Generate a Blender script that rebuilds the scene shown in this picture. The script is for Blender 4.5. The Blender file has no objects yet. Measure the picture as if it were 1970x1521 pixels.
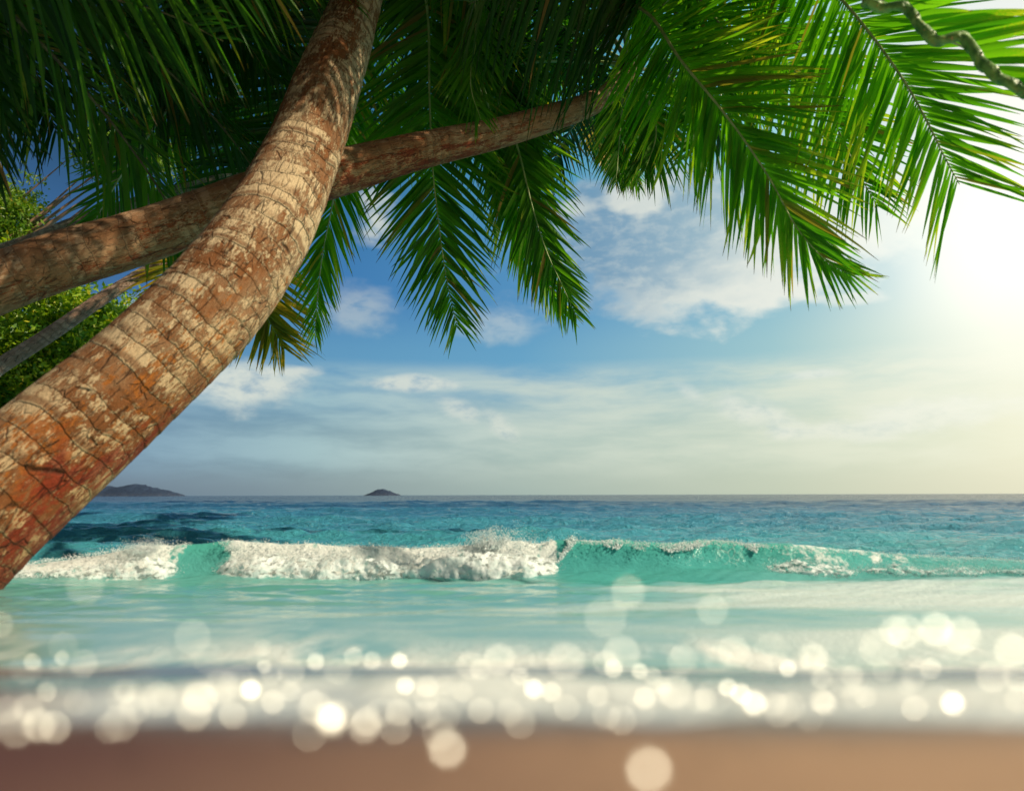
import bpy, math, random
import numpy as np
from mathutils import Vector, noise as mnoise

random.seed(7); RNG = np.random.default_rng(11)
scene = bpy.context.scene
COL = scene.collection
R = math.radians

# ------------------------------------------------------------------ camera
PW, PH = 1970.0, 1521.0
FPX = 24.0/36.0*PW                      # focal length in photo pixels
CAMZ = 0.60                              # the camera sits low over the swash, 0.6 m above sea level
TILT = math.atan((951.5-PH/2)/FPX)
ROLL = math.atan(5/1970.0)
cam_d = bpy.data.cameras.new('camera'); cam = bpy.data.objects.new('camera', cam_d); COL.objects.link(cam)
cam_d.lens = 24; cam_d.sensor_width = 36; cam_d.clip_start = 0.02; cam_d.clip_end = 8000
cam.location = (0, 0, CAMZ)
from mathutils import Matrix
cam.matrix_world = Matrix.Translation((0, 0, CAMZ)) @ Matrix.Rotation(R(90)+TILT, 4, 'X') @ Matrix.Rotation(-ROLL, 4, 'Z')
cam_d.dof.use_dof = True; cam_d.dof.focus_distance = 11.0; cam_d.dof.aperture_fstop = 1.05; cam_d.dof.aperture_blades = 9; cam_d.dof.aperture_rotation = R(12)
scene.camera = cam
CM = np.array(cam.matrix_world)[:3, :3]

def ray(px, py):
    v = np.array([(px-PW/2)/FPX, -(py-PH/2)/FPX, -1.0])
    return CM @ v
def P(px, py, Y):
    """the point of the place seen at photo pixel (px,py), Y metres out to sea"""
    d = ray(px, py)
    return np.array([0, 0, CAMZ]) + d*(Y/d[1])
def AE(px, py):
    d = ray(px, py); d = d/np.linalg.norm(d)
    return math.atan2(d[0], d[1]), math.asin(d[2])

# ------------------------------------------------------------------ light
SUN_AZ, SUN_EL = R(110), R(36)
SUNDIR = np.array([math.sin(SUN_AZ)*math.cos(SUN_EL), math.cos(SUN_AZ)*math.cos(SUN_EL), math.sin(SUN_EL)])
sl = bpy.data.lights.new('sun', 'SUN'); sl.energy = 5.0; sl.angle = R(0.6); sl.color = (1.0, 0.86, 0.62)
so = bpy.data.objects.new('sun', sl); COL.objects.link(so)
so.rotation_euler = Vector(-SUNDIR).to_track_quat('-Z', 'Y').to_euler()
scene.view_settings.view_transform = 'Standard'; scene.view_settings.look = 'None'
scene.view_settings.exposure = 0.0; scene.view_settings.gamma = 1.0
scene.render.engine = 'CYCLES'
cy = scene.cycles
cy.max_bounces = 6; cy.diffuse_bounces = 3; cy.glossy_bounces = 3; cy.transmission_bounces = 5
cy.transparent_max_bounces = 8; cy.sample_clamp_indirect = 4; cy.sample_clamp_direct = 40
cy.caustics_reflective = False; cy.caustics_refractive = False
cy.use_denoising = True

def lin(r, g, b):
    f = lambda c: (c/255/12.92 if c/255 <= .04045 else ((c/255+.055)/1.055)**2.4)
    return (f(r), f(g), f(b), 1.0)

# ------------------------------------------------------------------ node helper
class NT:
    def __init__(s, tree):
        s.t = tree; s.n = tree.nodes; s.l = tree.links
    def new(s, typ, **kw):
        n = s.n.new(typ)
        for k, v in kw.items(): setattr(n, k, v)
        return n
    def put(s, sock, v):
        if v is None: return
        if isinstance(v, bpy.types.NodeSocket): s.l.new(v, sock)
        else:
            if sock.type in ('RGBA',) and not hasattr(v, '__len__'): v = (v, v, v, 1)
            if sock.type == 'VECTOR' and not hasattr(v, '__len__'): v = (v, v, v)
            sock.default_value = v
    def m(s, op, a, b=None, c=None, clamp=False):
        n = s.new('ShaderNodeMath', operation=op, use_clamp=clamp)
        s.put(n.inputs[0], a); s.put(n.inputs[1], b)
        if c is not None: s.put(n.inputs[2], c)
        return n.outputs[0]
    def add(s, a, b): return s.m('ADD', a, b)
    def sub(s, a, b): return s.m('SUBTRACT', a, b)
    def mul(s, a, b): return s.m('MULTIPLY', a, b)
    def vm(s, op, a, b=None):
        n = s.new('ShaderNodeVectorMath', operation=op); s.put(n.inputs[0], a)
        if b is not None: s.put(n.inputs[1], b)
        return n.outputs[0]
    def smooth(s, x, lo, hi, a=0.0, b=1.0):
        n = s.new('ShaderNodeMapRange', interpolation_type='SMOOTHSTEP')
        s.put(n.inputs['Value'], x); n.inputs['From Min'].default_value = lo; n.inputs['From Max'].default_value = hi
        s.put(n.inputs['To Min'], a); s.put(n.inputs['To Max'], b)
        return n.outputs[0]
    def lerp(s, x, lo, hi, a=0.0, b=1.0):
        n = s.new('ShaderNodeMapRange'); s.put(n.inputs['Value'], x)
        n.inputs['From Min'].default_value = lo; n.inputs['From Max'].default_value = hi
        n.inputs['To Min'].default_value = a; n.inputs['To Max'].default_value = b
        return n.outputs[0]
    def mix(s, f, a, b, blend='MIX'):
        n = s.new('ShaderNodeMix', data_type='RGBA', blend_type=blend)
        s.put(n.inputs['Factor'], f); s.put(n.inputs[6], a); s.put(n.inputs[7], b)
        return n.outputs[2]
    def noise(s, vec, scale, detail=4, rough=.55, dist=0.0, out=0):
        n = s.new('ShaderNodeTexNoise'); s.put(n.inputs['Vector'], vec)
        n.inputs['Scale'].default_value = scale; n.inputs['Detail'].default_value = detail
        n.inputs['Roughness'].default_value = rough; n.inputs['Distortion'].default_value = dist
        return n.outputs[out]
    def vor(s, vec, scale, feature='F1', out='Distance', rnd=1.0):
        n = s.new('ShaderNodeTexVoronoi', feature=feature); s.put(n.inputs['Vector'], vec)
        n.inputs['Scale'].default_value = scale; n.inputs['Randomness'].default_value = rnd
        return n.outputs[out]
    def ramp(s, x, stops, interp='LINEAR'):
        n = s.new('ShaderNodeValToRGB'); cr = n.color_ramp; cr.interpolation = interp
        while len(cr.elements) < len(stops): cr.elements.new(0.5)
        for e, (p, c) in zip(cr.elements, stops): e.position = p; e.color = c
        s.put(n.inputs[0], x); return n.outputs[0]
    def comb(s, x, y, z=0.0):
        n = s.new('ShaderNodeCombineXYZ'); s.put(n.inputs[0], x); s.put(n.inputs[1], y); s.put(n.inputs[2], z)
        return n.outputs[0]
    def sep(s, v):
        n = s.new('ShaderNodeSeparateXYZ'); s.put(n.inputs[0], v); return n.outputs
    def bump(s, h, strength, dist, normal=None):
        n = s.new('ShaderNodeBump'); s.put(n.inputs['Height'], h); s.put(n.inputs['Strength'], strength)
        n.inputs['Distance'].default_value = dist
        if normal is not None: s.put(n.inputs['Normal'], normal)
        return n.outputs[0]
    def attr(s, name):
        n = s.new('ShaderNodeAttribute'); n.attribute_name = name; return n

# ------------------------------------------------------------------ sky (world)
w = bpy.data.worlds.new('World'); scene.world = w; w.use_nodes = True
T = NT(w.node_tree); T.n.clear()
tc = T.new('ShaderNodeTexCoord').outputs['Generated']
dx, dy, dz = T.sep(tc)
az = T.m('ARCTAN2', dx, dy); el = T.m('ARCSINE', dz)
AZL, AZR = AE(0, 900)[0], AE(1970, 900)[0]
azf = T.lerp(az, AZL, AZR)
def rampx(cols):
    st = []
    for px, c in cols:
        st.append(((AE(px, 900)[0]-AZL)/(AZR-AZL), lin(*c)))
    return T.ramp(azf, st)
rows = [
 (945, [(150, (104,126,148)), (500, (126,148,160)), (1000, (170,190,182)), (1500, (205,215,192)), (1960, (240,238,208))]),
 (850, [(150, (84,122,158)), (500, (112,150,170)), (1000, (172,196,190)), (1500, (200,216,198)), (1750, (224,232,206)), (1960, (246,245,214))]),
 (700, [(150, (60,116,166)), (600, (88,150,190)), (1000, (98,163,200)), (1500, (160,203,208)), (1750, (200,224,212)), (1960, (238,243,218))]),
 (560, [(150, (44,96,150)), (650, (52,120,178)), (1100, (84,150,196)), (1500, (134,190,210)), (1750, (158,204,214)), (1960, (225,240,228))]),
 (300, [(150, (18,62,92)), (650, (40,106,150)), (1100, (80,160,196)), (1500, (150,215,228)), (1960, (255,255,246))]),
 (-100, [(150, (8,34,42)), (650, (16,58,72)), (1100, (50,132,160)), (1500, (120,205,222)), (1960, (215,242,238))]),
]
cur = None
for i, (py, cols) in enumerate(rows):
    c = rampx(cols)
    if cur is None: cur = c
    else:
        e0 = AE(985, rows[i-1][0])[1]; e1 = AE(985, py)[1]
        cur = T.mix(T.smooth(el, e0, e1), cur, c)
sky = cur
# warm bright aureole in the thin cloud on the right
ga, ge = AE(1985, 440)
d2 = T.add(T.m('POWER', T.m('DIVIDE', T.sub(az, ga), .14), 2.0), T.m('POWER', T.m('DIVIDE', T.sub(el, ge), .125), 2.0))
glow = T.m('EXPONENT', T.mul(d2, -0.8))
# cloud noise in azimuth / elevation
wv = T.comb(T.mul(az, 1.0), T.mul(el, 1.9), 0.0)
warp = T.noise(wv, 9.0, 3, .5, 0, 1)
wv2 = T.vm('ADD', wv, T.vm('MULTIPLY', T.vm('SUBTRACT', warp, (.5, .5, .5)), (.05, .03, 0)))
nbig = T.noise(wv2, 11.0, 7, .54)
nfine = T.noise(wv2, 34.0, 6, .6)
wstreak = T.comb(T.mul(az, 1.0), T.mul(el, 5.0), 3.0)
nstr = T.noise(T.vm('ADD', wstreak, T.vm('MULTIPLY', T.vm('SUBTRACT', warp, (.5, .5, .5)), (.06, .10, 0))), 5.5, 6, .55)
def blob(px, py, rx, ry, rot=0.0):
    a0, e0 = AE(px, py); k = 1/FPX
    u = T.sub(az, a0); v = T.sub(el, e0); c, s_ = math.cos(rot), math.sin(rot)
    uu = T.add(T.mul(u, c/(rx*k)), T.mul(v, s_/(rx*k))); vv = T.add(T.mul(u, -s_/(ry*k)), T.mul(v, c/(ry*k)))
    return T.sub(1.0, T.m('SQRT', T.add(T.mul(uu, uu), T.mul(vv, vv))))
def cloud(sky, b, edge, soft, noise, nk, colr, dens=1.0):
    f = T.smooth(T.add(b, T.mul(T.sub(noise, .5), nk)), edge, edge+soft)
    return T.mix(T.mul(f, dens), sky, colr)
# thin streaky veil above the horizon
veil = T.mul(T.smooth(el, AE(985, 950)[1], AE(985, 870)[1]), T.smooth(el, AE(985, 690)[1], AE(985, 735)[1]))
vf = T.mul(T.mul(veil, T.smooth(nstr, .25, .68)), .85)
veilc = rampx([(150, (120,160,190)), (600, (168,200,205)), (1000, (206,219,207)), (1500, (230,236,214)), (1960, (250,250,225))])
sky = T.mix(vf, sky, veilc)
cream = rampx([(150, (215,222,214)), (700, (224,228,214)), (1300, (240,242,228)), (1960, (255,255,242))])
grey = rampx([(150, (110,150,180)), (700, (140,175,196)), (1150, (118,158,186)), (1500, (176,202,208)), (1960, (240,244,230))])
# the large cumulus: grey-blue body, pale edge towards its lower right
bb = blob(1300, 468, 360, 165, R(-6))
shade = T.smooth(T.add(T.sub(el, AE(1290, 470)[1]), T.add(T.mul(T.sub(az, AE(1290, 470)[0]), -.32), T.mul(T.sub(nbig, .5), .16))), -.13, .0)
ccol = T.mix(T.mul(shade, T.smooth(nfine, .28, .6, .7, 1.0)), cream, grey)
sky = cloud(sky, bb, .02, .34, nbig, 1.1, ccol, .97)
bb = blob(1235, 375, 90, 50, 0); sky = cloud(sky, bb, .1, .5, nbig, 2.0, cream, .75)
bb = blob(1640, 430, 260, 90, 0); sky = cloud(sky, bb, .0, .6, nbig, 1.8, cream, .6)
# bright small cumulus and their low companions
for (px, py, rx, ry, rot, dn) in [(480, 745, 150, 56, .1, .95), (560, 715, 80, 18, .05, .85), (800, 738, 150, 20, 0, .8), (890, 790, 70, 26, -.5, .6), (960, 815, 60, 30, -.6, .5),
                              (1460, 790, 110, 40, -.3, .55), (1320, 750, 60, 20, -.6, .4), (1620, 830, 160, 30, 0, .5), (690, 600, 110, 60, 0, .4), (960, 620, 120, 60, 0, .38),
                              (720, 420, 60, 70, 0, .8), (300, 590, 70, 40, 0, .9), (1800, 800, 160, 40, 0, .5), (1110, 400, 60, 24, 0, .6), (1640, 575, 60, 14, 0, .6), (1560, 720, 90, 12, 0, .5)]:
    bb = blob(px, py, rx, ry, rot)
    tone = T.mix(T.smooth(nfine, .15, .6), grey, cream)
    sky = cloud(sky, bb, .05, .75, nbig, 1.9, tone, dn)
sky = T.mix(glow, sky, (1.35, 1.32, 1.15, 1.0))
nish = T.new('ShaderNodeTexSky', sky_type='NISHITA'); nish.sun_disc = False
nish.sun_elevation = SUN_EL; nish.sun_rotation = SUN_AZ; nish.air_density = 1.2; nish.dust_density = 1.5
final = T.mix(.12, sky, T.mix(1.0, nish.outputs[0], (.1, .1, .1, 1), 'MULTIPLY'))
# away from the bright right side the sky falls back to a deeper blue
far_az = T.smooth(T.m('ABSOLUTE', T.sub(az, AZR*.3)), AZR*1.4, AZR*2.4)
final = T.mix(T.mul(far_az, .97), final, T.ramp(T.m('DIVIDE', el, 1.57), [(0, (.13,.19,.22,1)), (.25, (.04,.09,.13,1)), (1, (.012,.04,.06,1))]))
below = T.smooth(el, -.05, 0.0)
final = T.mix(below, (.10, .16, .17, 1), final)
bg = T.new('ShaderNodeBackground'); T.put(bg.inputs[0], final); bg.inputs[1].default_value = 1.0
T.l.new(bg.outputs[0], T.new('ShaderNodeOutputWorld').inputs[0])

# ------------------------------------------------------------------ object helpers
def mesh_obj(name, verts, faces, mats, parent=None, smooth=True, midx=None, loc=None):
    me = bpy.data.meshes.new(name)
    v = np.asarray(verts, dtype=np.float32)
    if loc is not None: v = v - np.asarray(loc, dtype=np.float32)
    if isinstance(faces, np.ndarray):
        nf, k = faces.shape
        me.vertices.add(len(v)); me.vertices.foreach_set('co', v.ravel())
        me.loops.add(nf*k); me.loops.foreach_set('vertex_index', faces.astype(np.int32).ravel())
        me.polygons.add(nf); me.polygons.foreach_set('loop_start', np.arange(0, nf*k, k, dtype=np.int32))
        me.polygons.foreach_set('loop_total', np.full(nf, k, dtype=np.int32))
        me.update(calc_edges=True)
    else: me.from_pydata(v.tolist(), [], faces); me.update()
    for m in (mats if isinstance(mats, (list, tuple)) else [mats]): me.materials.append(m)
    me.polygons.foreach_set('use_smooth', np.full(len(me.polygons), smooth))
    if midx is not None: me.polygons.foreach_set('material_index', np.asarray(midx, dtype=np.int32))
    me.validate()
    o = bpy.data.objects.new(name, me); COL.objects.link(o)
    if parent is not None: o.parent = parent
    elif loc is not None: o.location = loc
    return o
def fattr(o, name, vals):
    a = o.data.attributes.new(name, 'FLOAT', 'POINT'); a.data.foreach_set('value', np.asarray(vals, dtype=np.float32).ravel())
def vattr(o, name, vals):
    a = o.data.attributes.new(name, 'FLOAT_VECTOR', 'POINT'); a.data.foreach_set('vector', np.asarray(vals, dtype=np.float32).ravel())
def tag(o, label=None, cat=None, group=None, kind=None):
    if label: o['label'] = label
    if cat: o['category'] = cat
    if group: o['group'] = group
    if kind: o['kind'] = kind
    return o
def empty(name, loc):
    o = bpy.data.objects.new(name, None); COL.objects.link(o); o.location = loc; o.empty_display_size = .3
    return o
def gridfaces(nr, nc):
    i = np.arange(nr-1)[:, None]*nc + np.arange(nc-1)[None, :]
    return np.stack([i, i+1, i+nc+1, i+nc], -1).reshape(-1, 4)
def sstep(x, a, b):
    t = np.clip((x-a)/(b-a), 0, 1); return t*t*(3-2*t)
def spline(pts, n):
    """Catmull-Rom through rows of pts, n samples, spaced evenly by length of the first three columns"""
    p = np.asarray(pts, float); q = np.vstack([2*p[0]-p[1], p, 2*p[-1]-p[-2]]); out = []
    for i in range(1, len(q)-2):
        t = np.linspace(0, 1, 24, endpoint=(i == len(q)-3))[:, None]
        a, b, c, d = q[i-1], q[i], q[i+1], q[i+2]
        out.append(.5*((2*b)+(-a+c)*t+(2*a-5*b+4*c-d)*t**2+(-a+3*b-3*c+d)*t**3))
    o = np.vstack(out); s = np.r_[0, np.cumsum(np.linalg.norm(np.diff(o[:, :3], axis=0), axis=1))]
    u = np.linspace(0, s[-1], n)
    return np.stack([np.interp(u, s, o[:, k]) for k in range(o.shape[1])], 1), u
def norm(v): return v/np.maximum(np.linalg.norm(v, axis=-1, keepdims=True), 1e-9)
def smooth_noise1(x, seed):
    r = np.random.default_rng(seed).uniform(-1, 1, 4096); i = np.floor(x).astype(int); f = x-i; f = f*f*(3-2*f)
    return r[i % 4096]*(1-f)+r[(i+1) % 4096]*f
def noise2(x, y, seed):
    g = np.random.default_rng(seed).uniform(-1, 1, (256, 256)); xi = np.floor(x).astype(int); yi = np.floor(y).astype(int)
    fx = x-xi; fy = y-yi; fx = fx*fx*(3-2*fx); fy = fy*fy*(3-2*fy)
    a = g[xi % 256, yi % 256]; b = g[(xi+1) % 256, yi % 256]; c = g[xi % 256, (yi+1) % 256]; d = g[(xi+1) % 256, (yi+1) % 256]
    return (a*(1-fx)+b*fx)*(1-fy)+(c*(1-fx)+d*fx)*fy
def fbm2(x, y, seed, oct=4, rough=.5):
    s = 0; a = 1; t = 0
    for k in range(oct): s = s + a*noise2(x*2**k+17.3*k, y*2**k-9.1*k, seed+k); t += a; a *= rough
    return s/t

# ------------------------------------------------------------------ materials
def mat(name):
    m = bpy.data.materials.new(name); m.use_nodes = True; t = NT(m.node_tree); t.n.clear()
    out = t.new('ShaderNodeOutputMaterial'); return m, t, out
def principled(t, out, **kw):
    b = t.new('ShaderNodeBsdfPrincipled')
    for k, v in kw.items(): t.put(b.inputs[k.replace('_', ' ')], v)
    if out is not None: t.l.new(b.outputs[0], out.inputs[0])
    return b

def bark_material(name, cream, brown, dark, orange, ringp, orange_amt, scale=1.0, lichen=.5):
    m, t, out = mat(name)
    uv = t.attr('bark_uv').outputs['Vector']
    u, v, ang = t.sep(uv)
    k = scale
    wob = t.noise(uv, 2.2*k, 3, .5); wob2 = t.noise(uv, 9*k, 3, .5)
    vv = t.add(v, t.add(t.mul(t.sub(wob, .5), .07/k), t.mul(t.sub(wob2, .5), .022/k)))
    q = t.m('DIVIDE', vv, ringp); ph = t.m('FRACT', q); band = t.m('FLOOR', q)
    om = t.attr('orange').outputs['Fac']
    n0 = t.noise(t.vm('ADD', uv, (7, 3, 0)), 1.0*k, 5, .6)
    n1 = t.noise(uv, 4.2*k, 8, .68); n2 = t.noise(uv, 24*k, 6, .65)
    nl = t.noise(t.comb(t.mul(u, 3.0), t.mul(v, .6)), 9*k, 6, .65)          # fibres running up the trunk
    fine = t.noise(uv, 95*k, 5, .65)
    tone = t.noise(t.comb(t.mul(u, .5), t.mul(band, 7.31)), 1.6, 3, .6)      # each leaf scar weathers differently
    # leaf scars: a smooth brown stripe under each ledge, bleached bark between
    stripe = t.mul(t.smooth(ph, .04, .16), t.smooth(ph, .30, .52, 1, 0))
    stripe = t.mul(stripe, t.smooth(t.add(tone, t.mul(t.sub(n1, .5), .5)), .42, .60))
    base = t.mix(t.smooth(t.add(n0, t.mul(t.sub(nl, .5), .5)), .35, .65), brown, tuple(.68*a+.32*b for a, b in zip(brown, cream)))
    pale = t.smooth(t.add(t.add(n1, t.mul(t.sub(n0, .5), .7)), t.add(t.mul(t.sub(n2, .5), .7), t.mul(t.sub(tone, .5), .8))), .55-.10*lichen, .63-.10*lichen)
    c = t.mix(t.mul(pale, .95), base, cream)
    # round crust lichens, small and pale
    wuv = t.vm('ADD', uv, t.vm('MULTIPLY', t.vm('SUBTRACT', t.noise(uv, 18*k, 3, .6, 0, 1), (.5, .5, .5)), (.045/k, .045/k, 0)))
    cell = t.vor(t.comb(*t.sep(wuv)[:2]), 15*k, 'F1'); crnd = t.sep(t.vor(t.comb(*t.sep(wuv)[:2]), 15*k, 'F1', 'Color'))[0]
    rad = t.mul(t.smooth(crnd, .45, 1.0), .46)
    spot = t.mul(t.smooth(t.sub(rad, cell), -.02, .03), t.smooth(t.noise(uv, 2.3*k, 3), .44, .58))
    c = t.mix(t.mul(spot, .65), c, tuple(min(1, x*1.05) for x in cream[:3])+(1,))
    c = t.mix(t.mul(stripe, .72), c, tuple(.75*x for x in brown[:3])+(1,))
    # orange and red lichen
    on = t.noise(t.vm('ADD', uv, (3.1, 1.7, 0)), 20*k, 7, .68); on2 = t.noise(uv, 2.6*k, 4, .55)
    of = t.smooth(t.add(t.add(on, t.mul(t.sub(on2, .5), .9)), t.mul(t.sub(om, .5), .34)), .62, .66)
    red = t.smooth(t.add(om, t.mul(t.sub(on2, .5), .9)), .72, 1.05)
    wash_ = t.mul(t.smooth(t.add(om, t.mul(t.sub(n0, .5), 1.0)), .35, 1.1), .55)
    c = t.mix(t.mul(wash_, orange_amt), c, t.mix(1.0, c, (.95, .58, .30, 1), 'MULTIPLY'))
    c = t.mix(t.mul(t.mul(of, orange_amt), .85), c, t.mix(red, orange, (.33, .035, .012, 1)))
    # dark weathering and cracks
    c = t.mix(t.smooth(t.noise(t.vm('ADD', uv, (1, 9, 0)), 3.2*k, 6, .7), .60, .70, 0, .6), c, dark)
    cu = t.add(u, t.mul(t.sub(n1, .5), .05/k))
    crack = t.vor(t.comb(cu, t.mul(vv, .16), t.mul(band, .37)), 6.5*k, 'DISTANCE_TO_EDGE')
    hair = t.vor(t.comb(cu, t.mul(vv, .22), t.mul(band, 1.7)), 19*k, 'DISTANCE_TO_EDGE')
    crackm = t.mul(t.smooth(crack, .0, .022, 1, 0), t.smooth(t.noise(uv, 2.7*k, 3), .42, .55))
    hairm = t.mul(t.mul(t.smooth(hair, 0, .05, 1, 0), .7), t.smooth(t.noise(uv, 4.5*k, 2), .44, .60))
    crackm = t.m('MAXIMUM', crackm, hairm)
    ringd = t.mul(t.mul(t.smooth(ph, .0, .065, 1.0, 0.0), t.smooth(tone, .34, .54)), .95)
    c = t.mix(t.mul(ringd, .6), c, dark)
    c = t.mix(t.mul(crackm, .7), c, tuple(x*.4 for x in dark[:3])+(1,))
    c = t.mix(t.smooth(fine, .32, .7, .0, .5), c, t.mix(1.0, c, (.5, .45, .4, 1), 'MULTIPLY'))
    c = t.mix(t.smooth(nl, .5, .75, .0, .5), c, t.mix(1.0, c, (.6, .5, .42, 1), 'MULTIPLY'))
    h = t.add(t.add(t.mul(n2, .9), t.mul(fine, .5)), t.add(t.mul(pale, .25), t.mul(ph, .55)))
    h = t.sub(t.add(h, t.mul(nl, .8)), t.add(t.mul(crackm, 1.4), t.mul(ringd, .7)))
    principled(t, out, Base_Color=c, Roughness=.72, Normal=t.bump(h, 1.0, .022/k), Specular_IOR_Level=.25)
    return m
M = {}
M['bark_near'] = bark_material('bark_near', (.90,.69,.43,1), (.31,.118,.038,1), (.10,.036,.014,1), (.58,.19,.03,1), .15, 1.0, 1.0, .95)
M['bark_long'] = bark_material('bark_long', (.92,.60,.36,1), (.62,.30,.14,1), (.22,.085,.035,1), (.50,.10,.025,1), .14, 1.0, 1.15, .65)
M['bark_grey'] = bark_material('bark_grey', (.95,.68,.52,1), (.66,.40,.28,1), (.26,.14,.10,1), (.36,.15,.07,1), .13, .5, 1.3, .6)
M['bark_pale'] = bark_material('bark_pale', (.70,.62,.46,1), (.38,.28,.18,1), (.14,.09,.05,1), (.4,.2,.1,1), .12, .3, 1.4, .9)

def leaf_material(name, deep, mid, yellow, yamt, trans=.45, rough=.34):
    m, t, out = mat(name)
    rn = t.attr('leaf_rnd').outputs['Fac']; s = t.attr('leaf_s').outputs['Fac']; across = t.attr('leaf_w').outputs['Fac']
    geo = t.new('ShaderNodeTexCoord').outputs['Object']
    n = t.noise(geo, 3.0, 3, .6); nf = t.noise(t.comb(t.mul(across, 1.5), t.mul(s, 14.0), t.mul(rn, 37.0)), 3.0, 4, .6)
    c = t.mix(t.smooth(t.add(t.mul(rn, .6), t.mul(n, .5)), .15, .85), deep, mid)
    yl = t.smooth(t.add(t.add(t.mul(s, .55), t.mul(nf, .8)), t.mul(rn, .45)), 1.26-yamt, 1.56-yamt)
    c = t.mix(yl, c, yellow)
    blot = t.mul(t.smooth(nf, .70, .76), t.smooth(t.noise(geo, 1.1, 2), .45, .6))
    c = t.mix(t.mul(blot, .6), c, (.42, .20, .03, 1))
    c = t.mix(t.mul(t.smooth(rn, .955, .975), .8), c, (.26, .15, .04, 1))
    tip = t.smooth(t.add(s, t.mul(rn, .06)), .955, 1.0)
    c = t.mix(t.mul(tip, .85), c, (.10, .05, .02, 1))
    b = principled(t, None, Base_Color=c, Roughness=rough, Specular_IOR_Level=.3)
    rib = t.mul(t.m('SINE', t.mul(across, 22.0)), .5)
    t.put(b.inputs['Normal'], t.bump(rib, .25, .002))
    tr = t.new('ShaderNodeBsdfTranslucent')
    tcol = t.mix(1.0, c, (1.5, 1.75, .55, 1), 'MULTIPLY'); t.put(tr.inputs[0], tcol)
    mx = t.new('ShaderNodeMixShader'); mx.inputs[0].default_value = trans
    t.l.new(b.outputs[0], mx.inputs[1]); t.l.new(tr.outputs[0], mx.inputs[2]); t.l.new(mx.outputs[0], out.inputs[0])
    return m
M['leaf'] = leaf_material('palm_leaf', (.026,.120,.008,1), (.095,.255,.012,1), (.38,.36,.03,1), .16, .52)
M['leaf_bright'] = leaf_material('palm_leaf_bright', (.055,.21,.008,1), (.16,.38,.012,1), (.48,.44,.04,1), .27, .58)
M['leaf_shaded'] = leaf_material('palm_leaf_shaded', (.008,.050,.006,1), (.024,.105,.008,1), (.08,.15,.012,1), .05, .35)  # darker leaf copy: shade of the upper canopy put into the colour
M['leaf_yellow'] = leaf_material('palm_leaf_yellowing', (.16,.20,.018,1), (.30,.27,.02,1), (.55,.36,.03,1), .5, .45)

def rachis_material(name, c1, c2):
    m, t, out = mat(name)
    g = t.new('ShaderNodeTexCoord').outputs['Object']
    c = t.mix(t.smooth(t.noise(g, 6, 5, .6), .35, .65), c1, c2)
    principled(t, out, Base_Color=c, Roughness=.38, Normal=t.bump(t.noise(g, 40, 3), .3, .01)); return m
M['rachis'] = rachis_material('frond_stalk', (.38,.44,.16,1), (.20,.30,.07,1))
M['rachis_pale'] = rachis_material('frond_stalk_pale', (.62,.62,.38,1), (.40,.46,.18,1))
M['rachis_brown'] = rachis_material('frond_stalk_dark', (.14,.16,.05,1), (.08,.07,.03,1))
M['sheath'] = rachis_material('fibrous_sheath', (.17,.11,.05,1), (.09,.055,.025,1))

# ------------------------------------------------------------------ ground, sand, land
def ground_h(x, y):
    x = np.asarray(x, float); y = np.asarray(y, float)
    y0 = y; y = y+.17*(1+smooth_noise1(x*.55+11, 33))*sstep(y, .9, 2.6)+.06*(1+smooth_noise1(x*1.7+5, 34))*sstep(y, .7, 1.6)
    b = np.where(y > -.4, CAMZ-.080-.172*y-.014*np.maximum(y, 0)**2, CAMZ-.080+.0688+(-.4-y)*.05)
    b = np.maximum(b, -1.4)
    b = b + .018*fbm2(x*.9, y*.9, 5, 4)*sstep(y, .2, 1.5)
    y = y0
    edge = -x-(.80*np.maximum(y, 0)+.45)
    tt = sstep(edge, 0, 1.6)*sstep(y, .3, 2.5)
    land = .20+.02*np.maximum(edge, 0)+.10*fbm2(x*.35, y*.35, 9, 4)+.25*sstep(edge, 3, 14)
    return np.where(tt > 0, np.maximum(b, b*(1-tt)+land*tt), b)
xs = np.r_[-60:-14:24j, np.linspace(-13.8, -2.6, 140), np.linspace(-2.58, 2.58, 260), np.linspace(2.65, 8, 70), 8.4:60:26j]; ys = np.r_[-45:-3:16j, np.linspace(-2.8, .2, 50), np.linspace(.215, 3, 190), np.linspace(3.04, 8, 120), 8.3:60:70j]
X, Y = np.meshgrid(xs, ys)
Z = ground_h(X, Y)
m, t, out = mat('wet_sand')
g = t.new('ShaderNodeTexCoord').outputs['Object']; gx, gy, gz = t.sep(g)
grain = t.noise(g, 420, 3, .7); big = t.noise(g, 1.4, 5, .6); mid = t.noise(g, 9, 5, .6)
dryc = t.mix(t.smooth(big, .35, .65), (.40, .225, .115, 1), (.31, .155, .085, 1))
sand_shade = t.mix(t.smooth(t.add(gx, t.mul(t.sub(big, .5), .12)), -.34, .26), (.100, .030, .036, 1), (.54, .32, .19, 1))  # darker towards the left: shade put into the sand colour
dryc = t.mix(.92, dryc, sand_shade)
wetc = t.mix(t.smooth(mid, .3, .7), (.17, .105, .085, 1), (.12, .085, .085, 1))
wet = t.smooth(t.add(gy, t.mul(t.sub(big, .5), .25)), .46, .66)
wet = t.mul(wet, t.smooth(gx, -5.5, -3.2))
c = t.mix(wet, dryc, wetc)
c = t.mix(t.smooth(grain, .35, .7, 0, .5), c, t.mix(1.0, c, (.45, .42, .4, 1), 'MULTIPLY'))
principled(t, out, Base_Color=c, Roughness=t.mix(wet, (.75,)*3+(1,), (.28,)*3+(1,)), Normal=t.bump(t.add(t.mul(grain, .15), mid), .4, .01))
sand = mesh_obj('sand', np.stack([X, Y, Z], -1).reshape(-1, 3), gridfaces(*X.shape), m)
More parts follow.
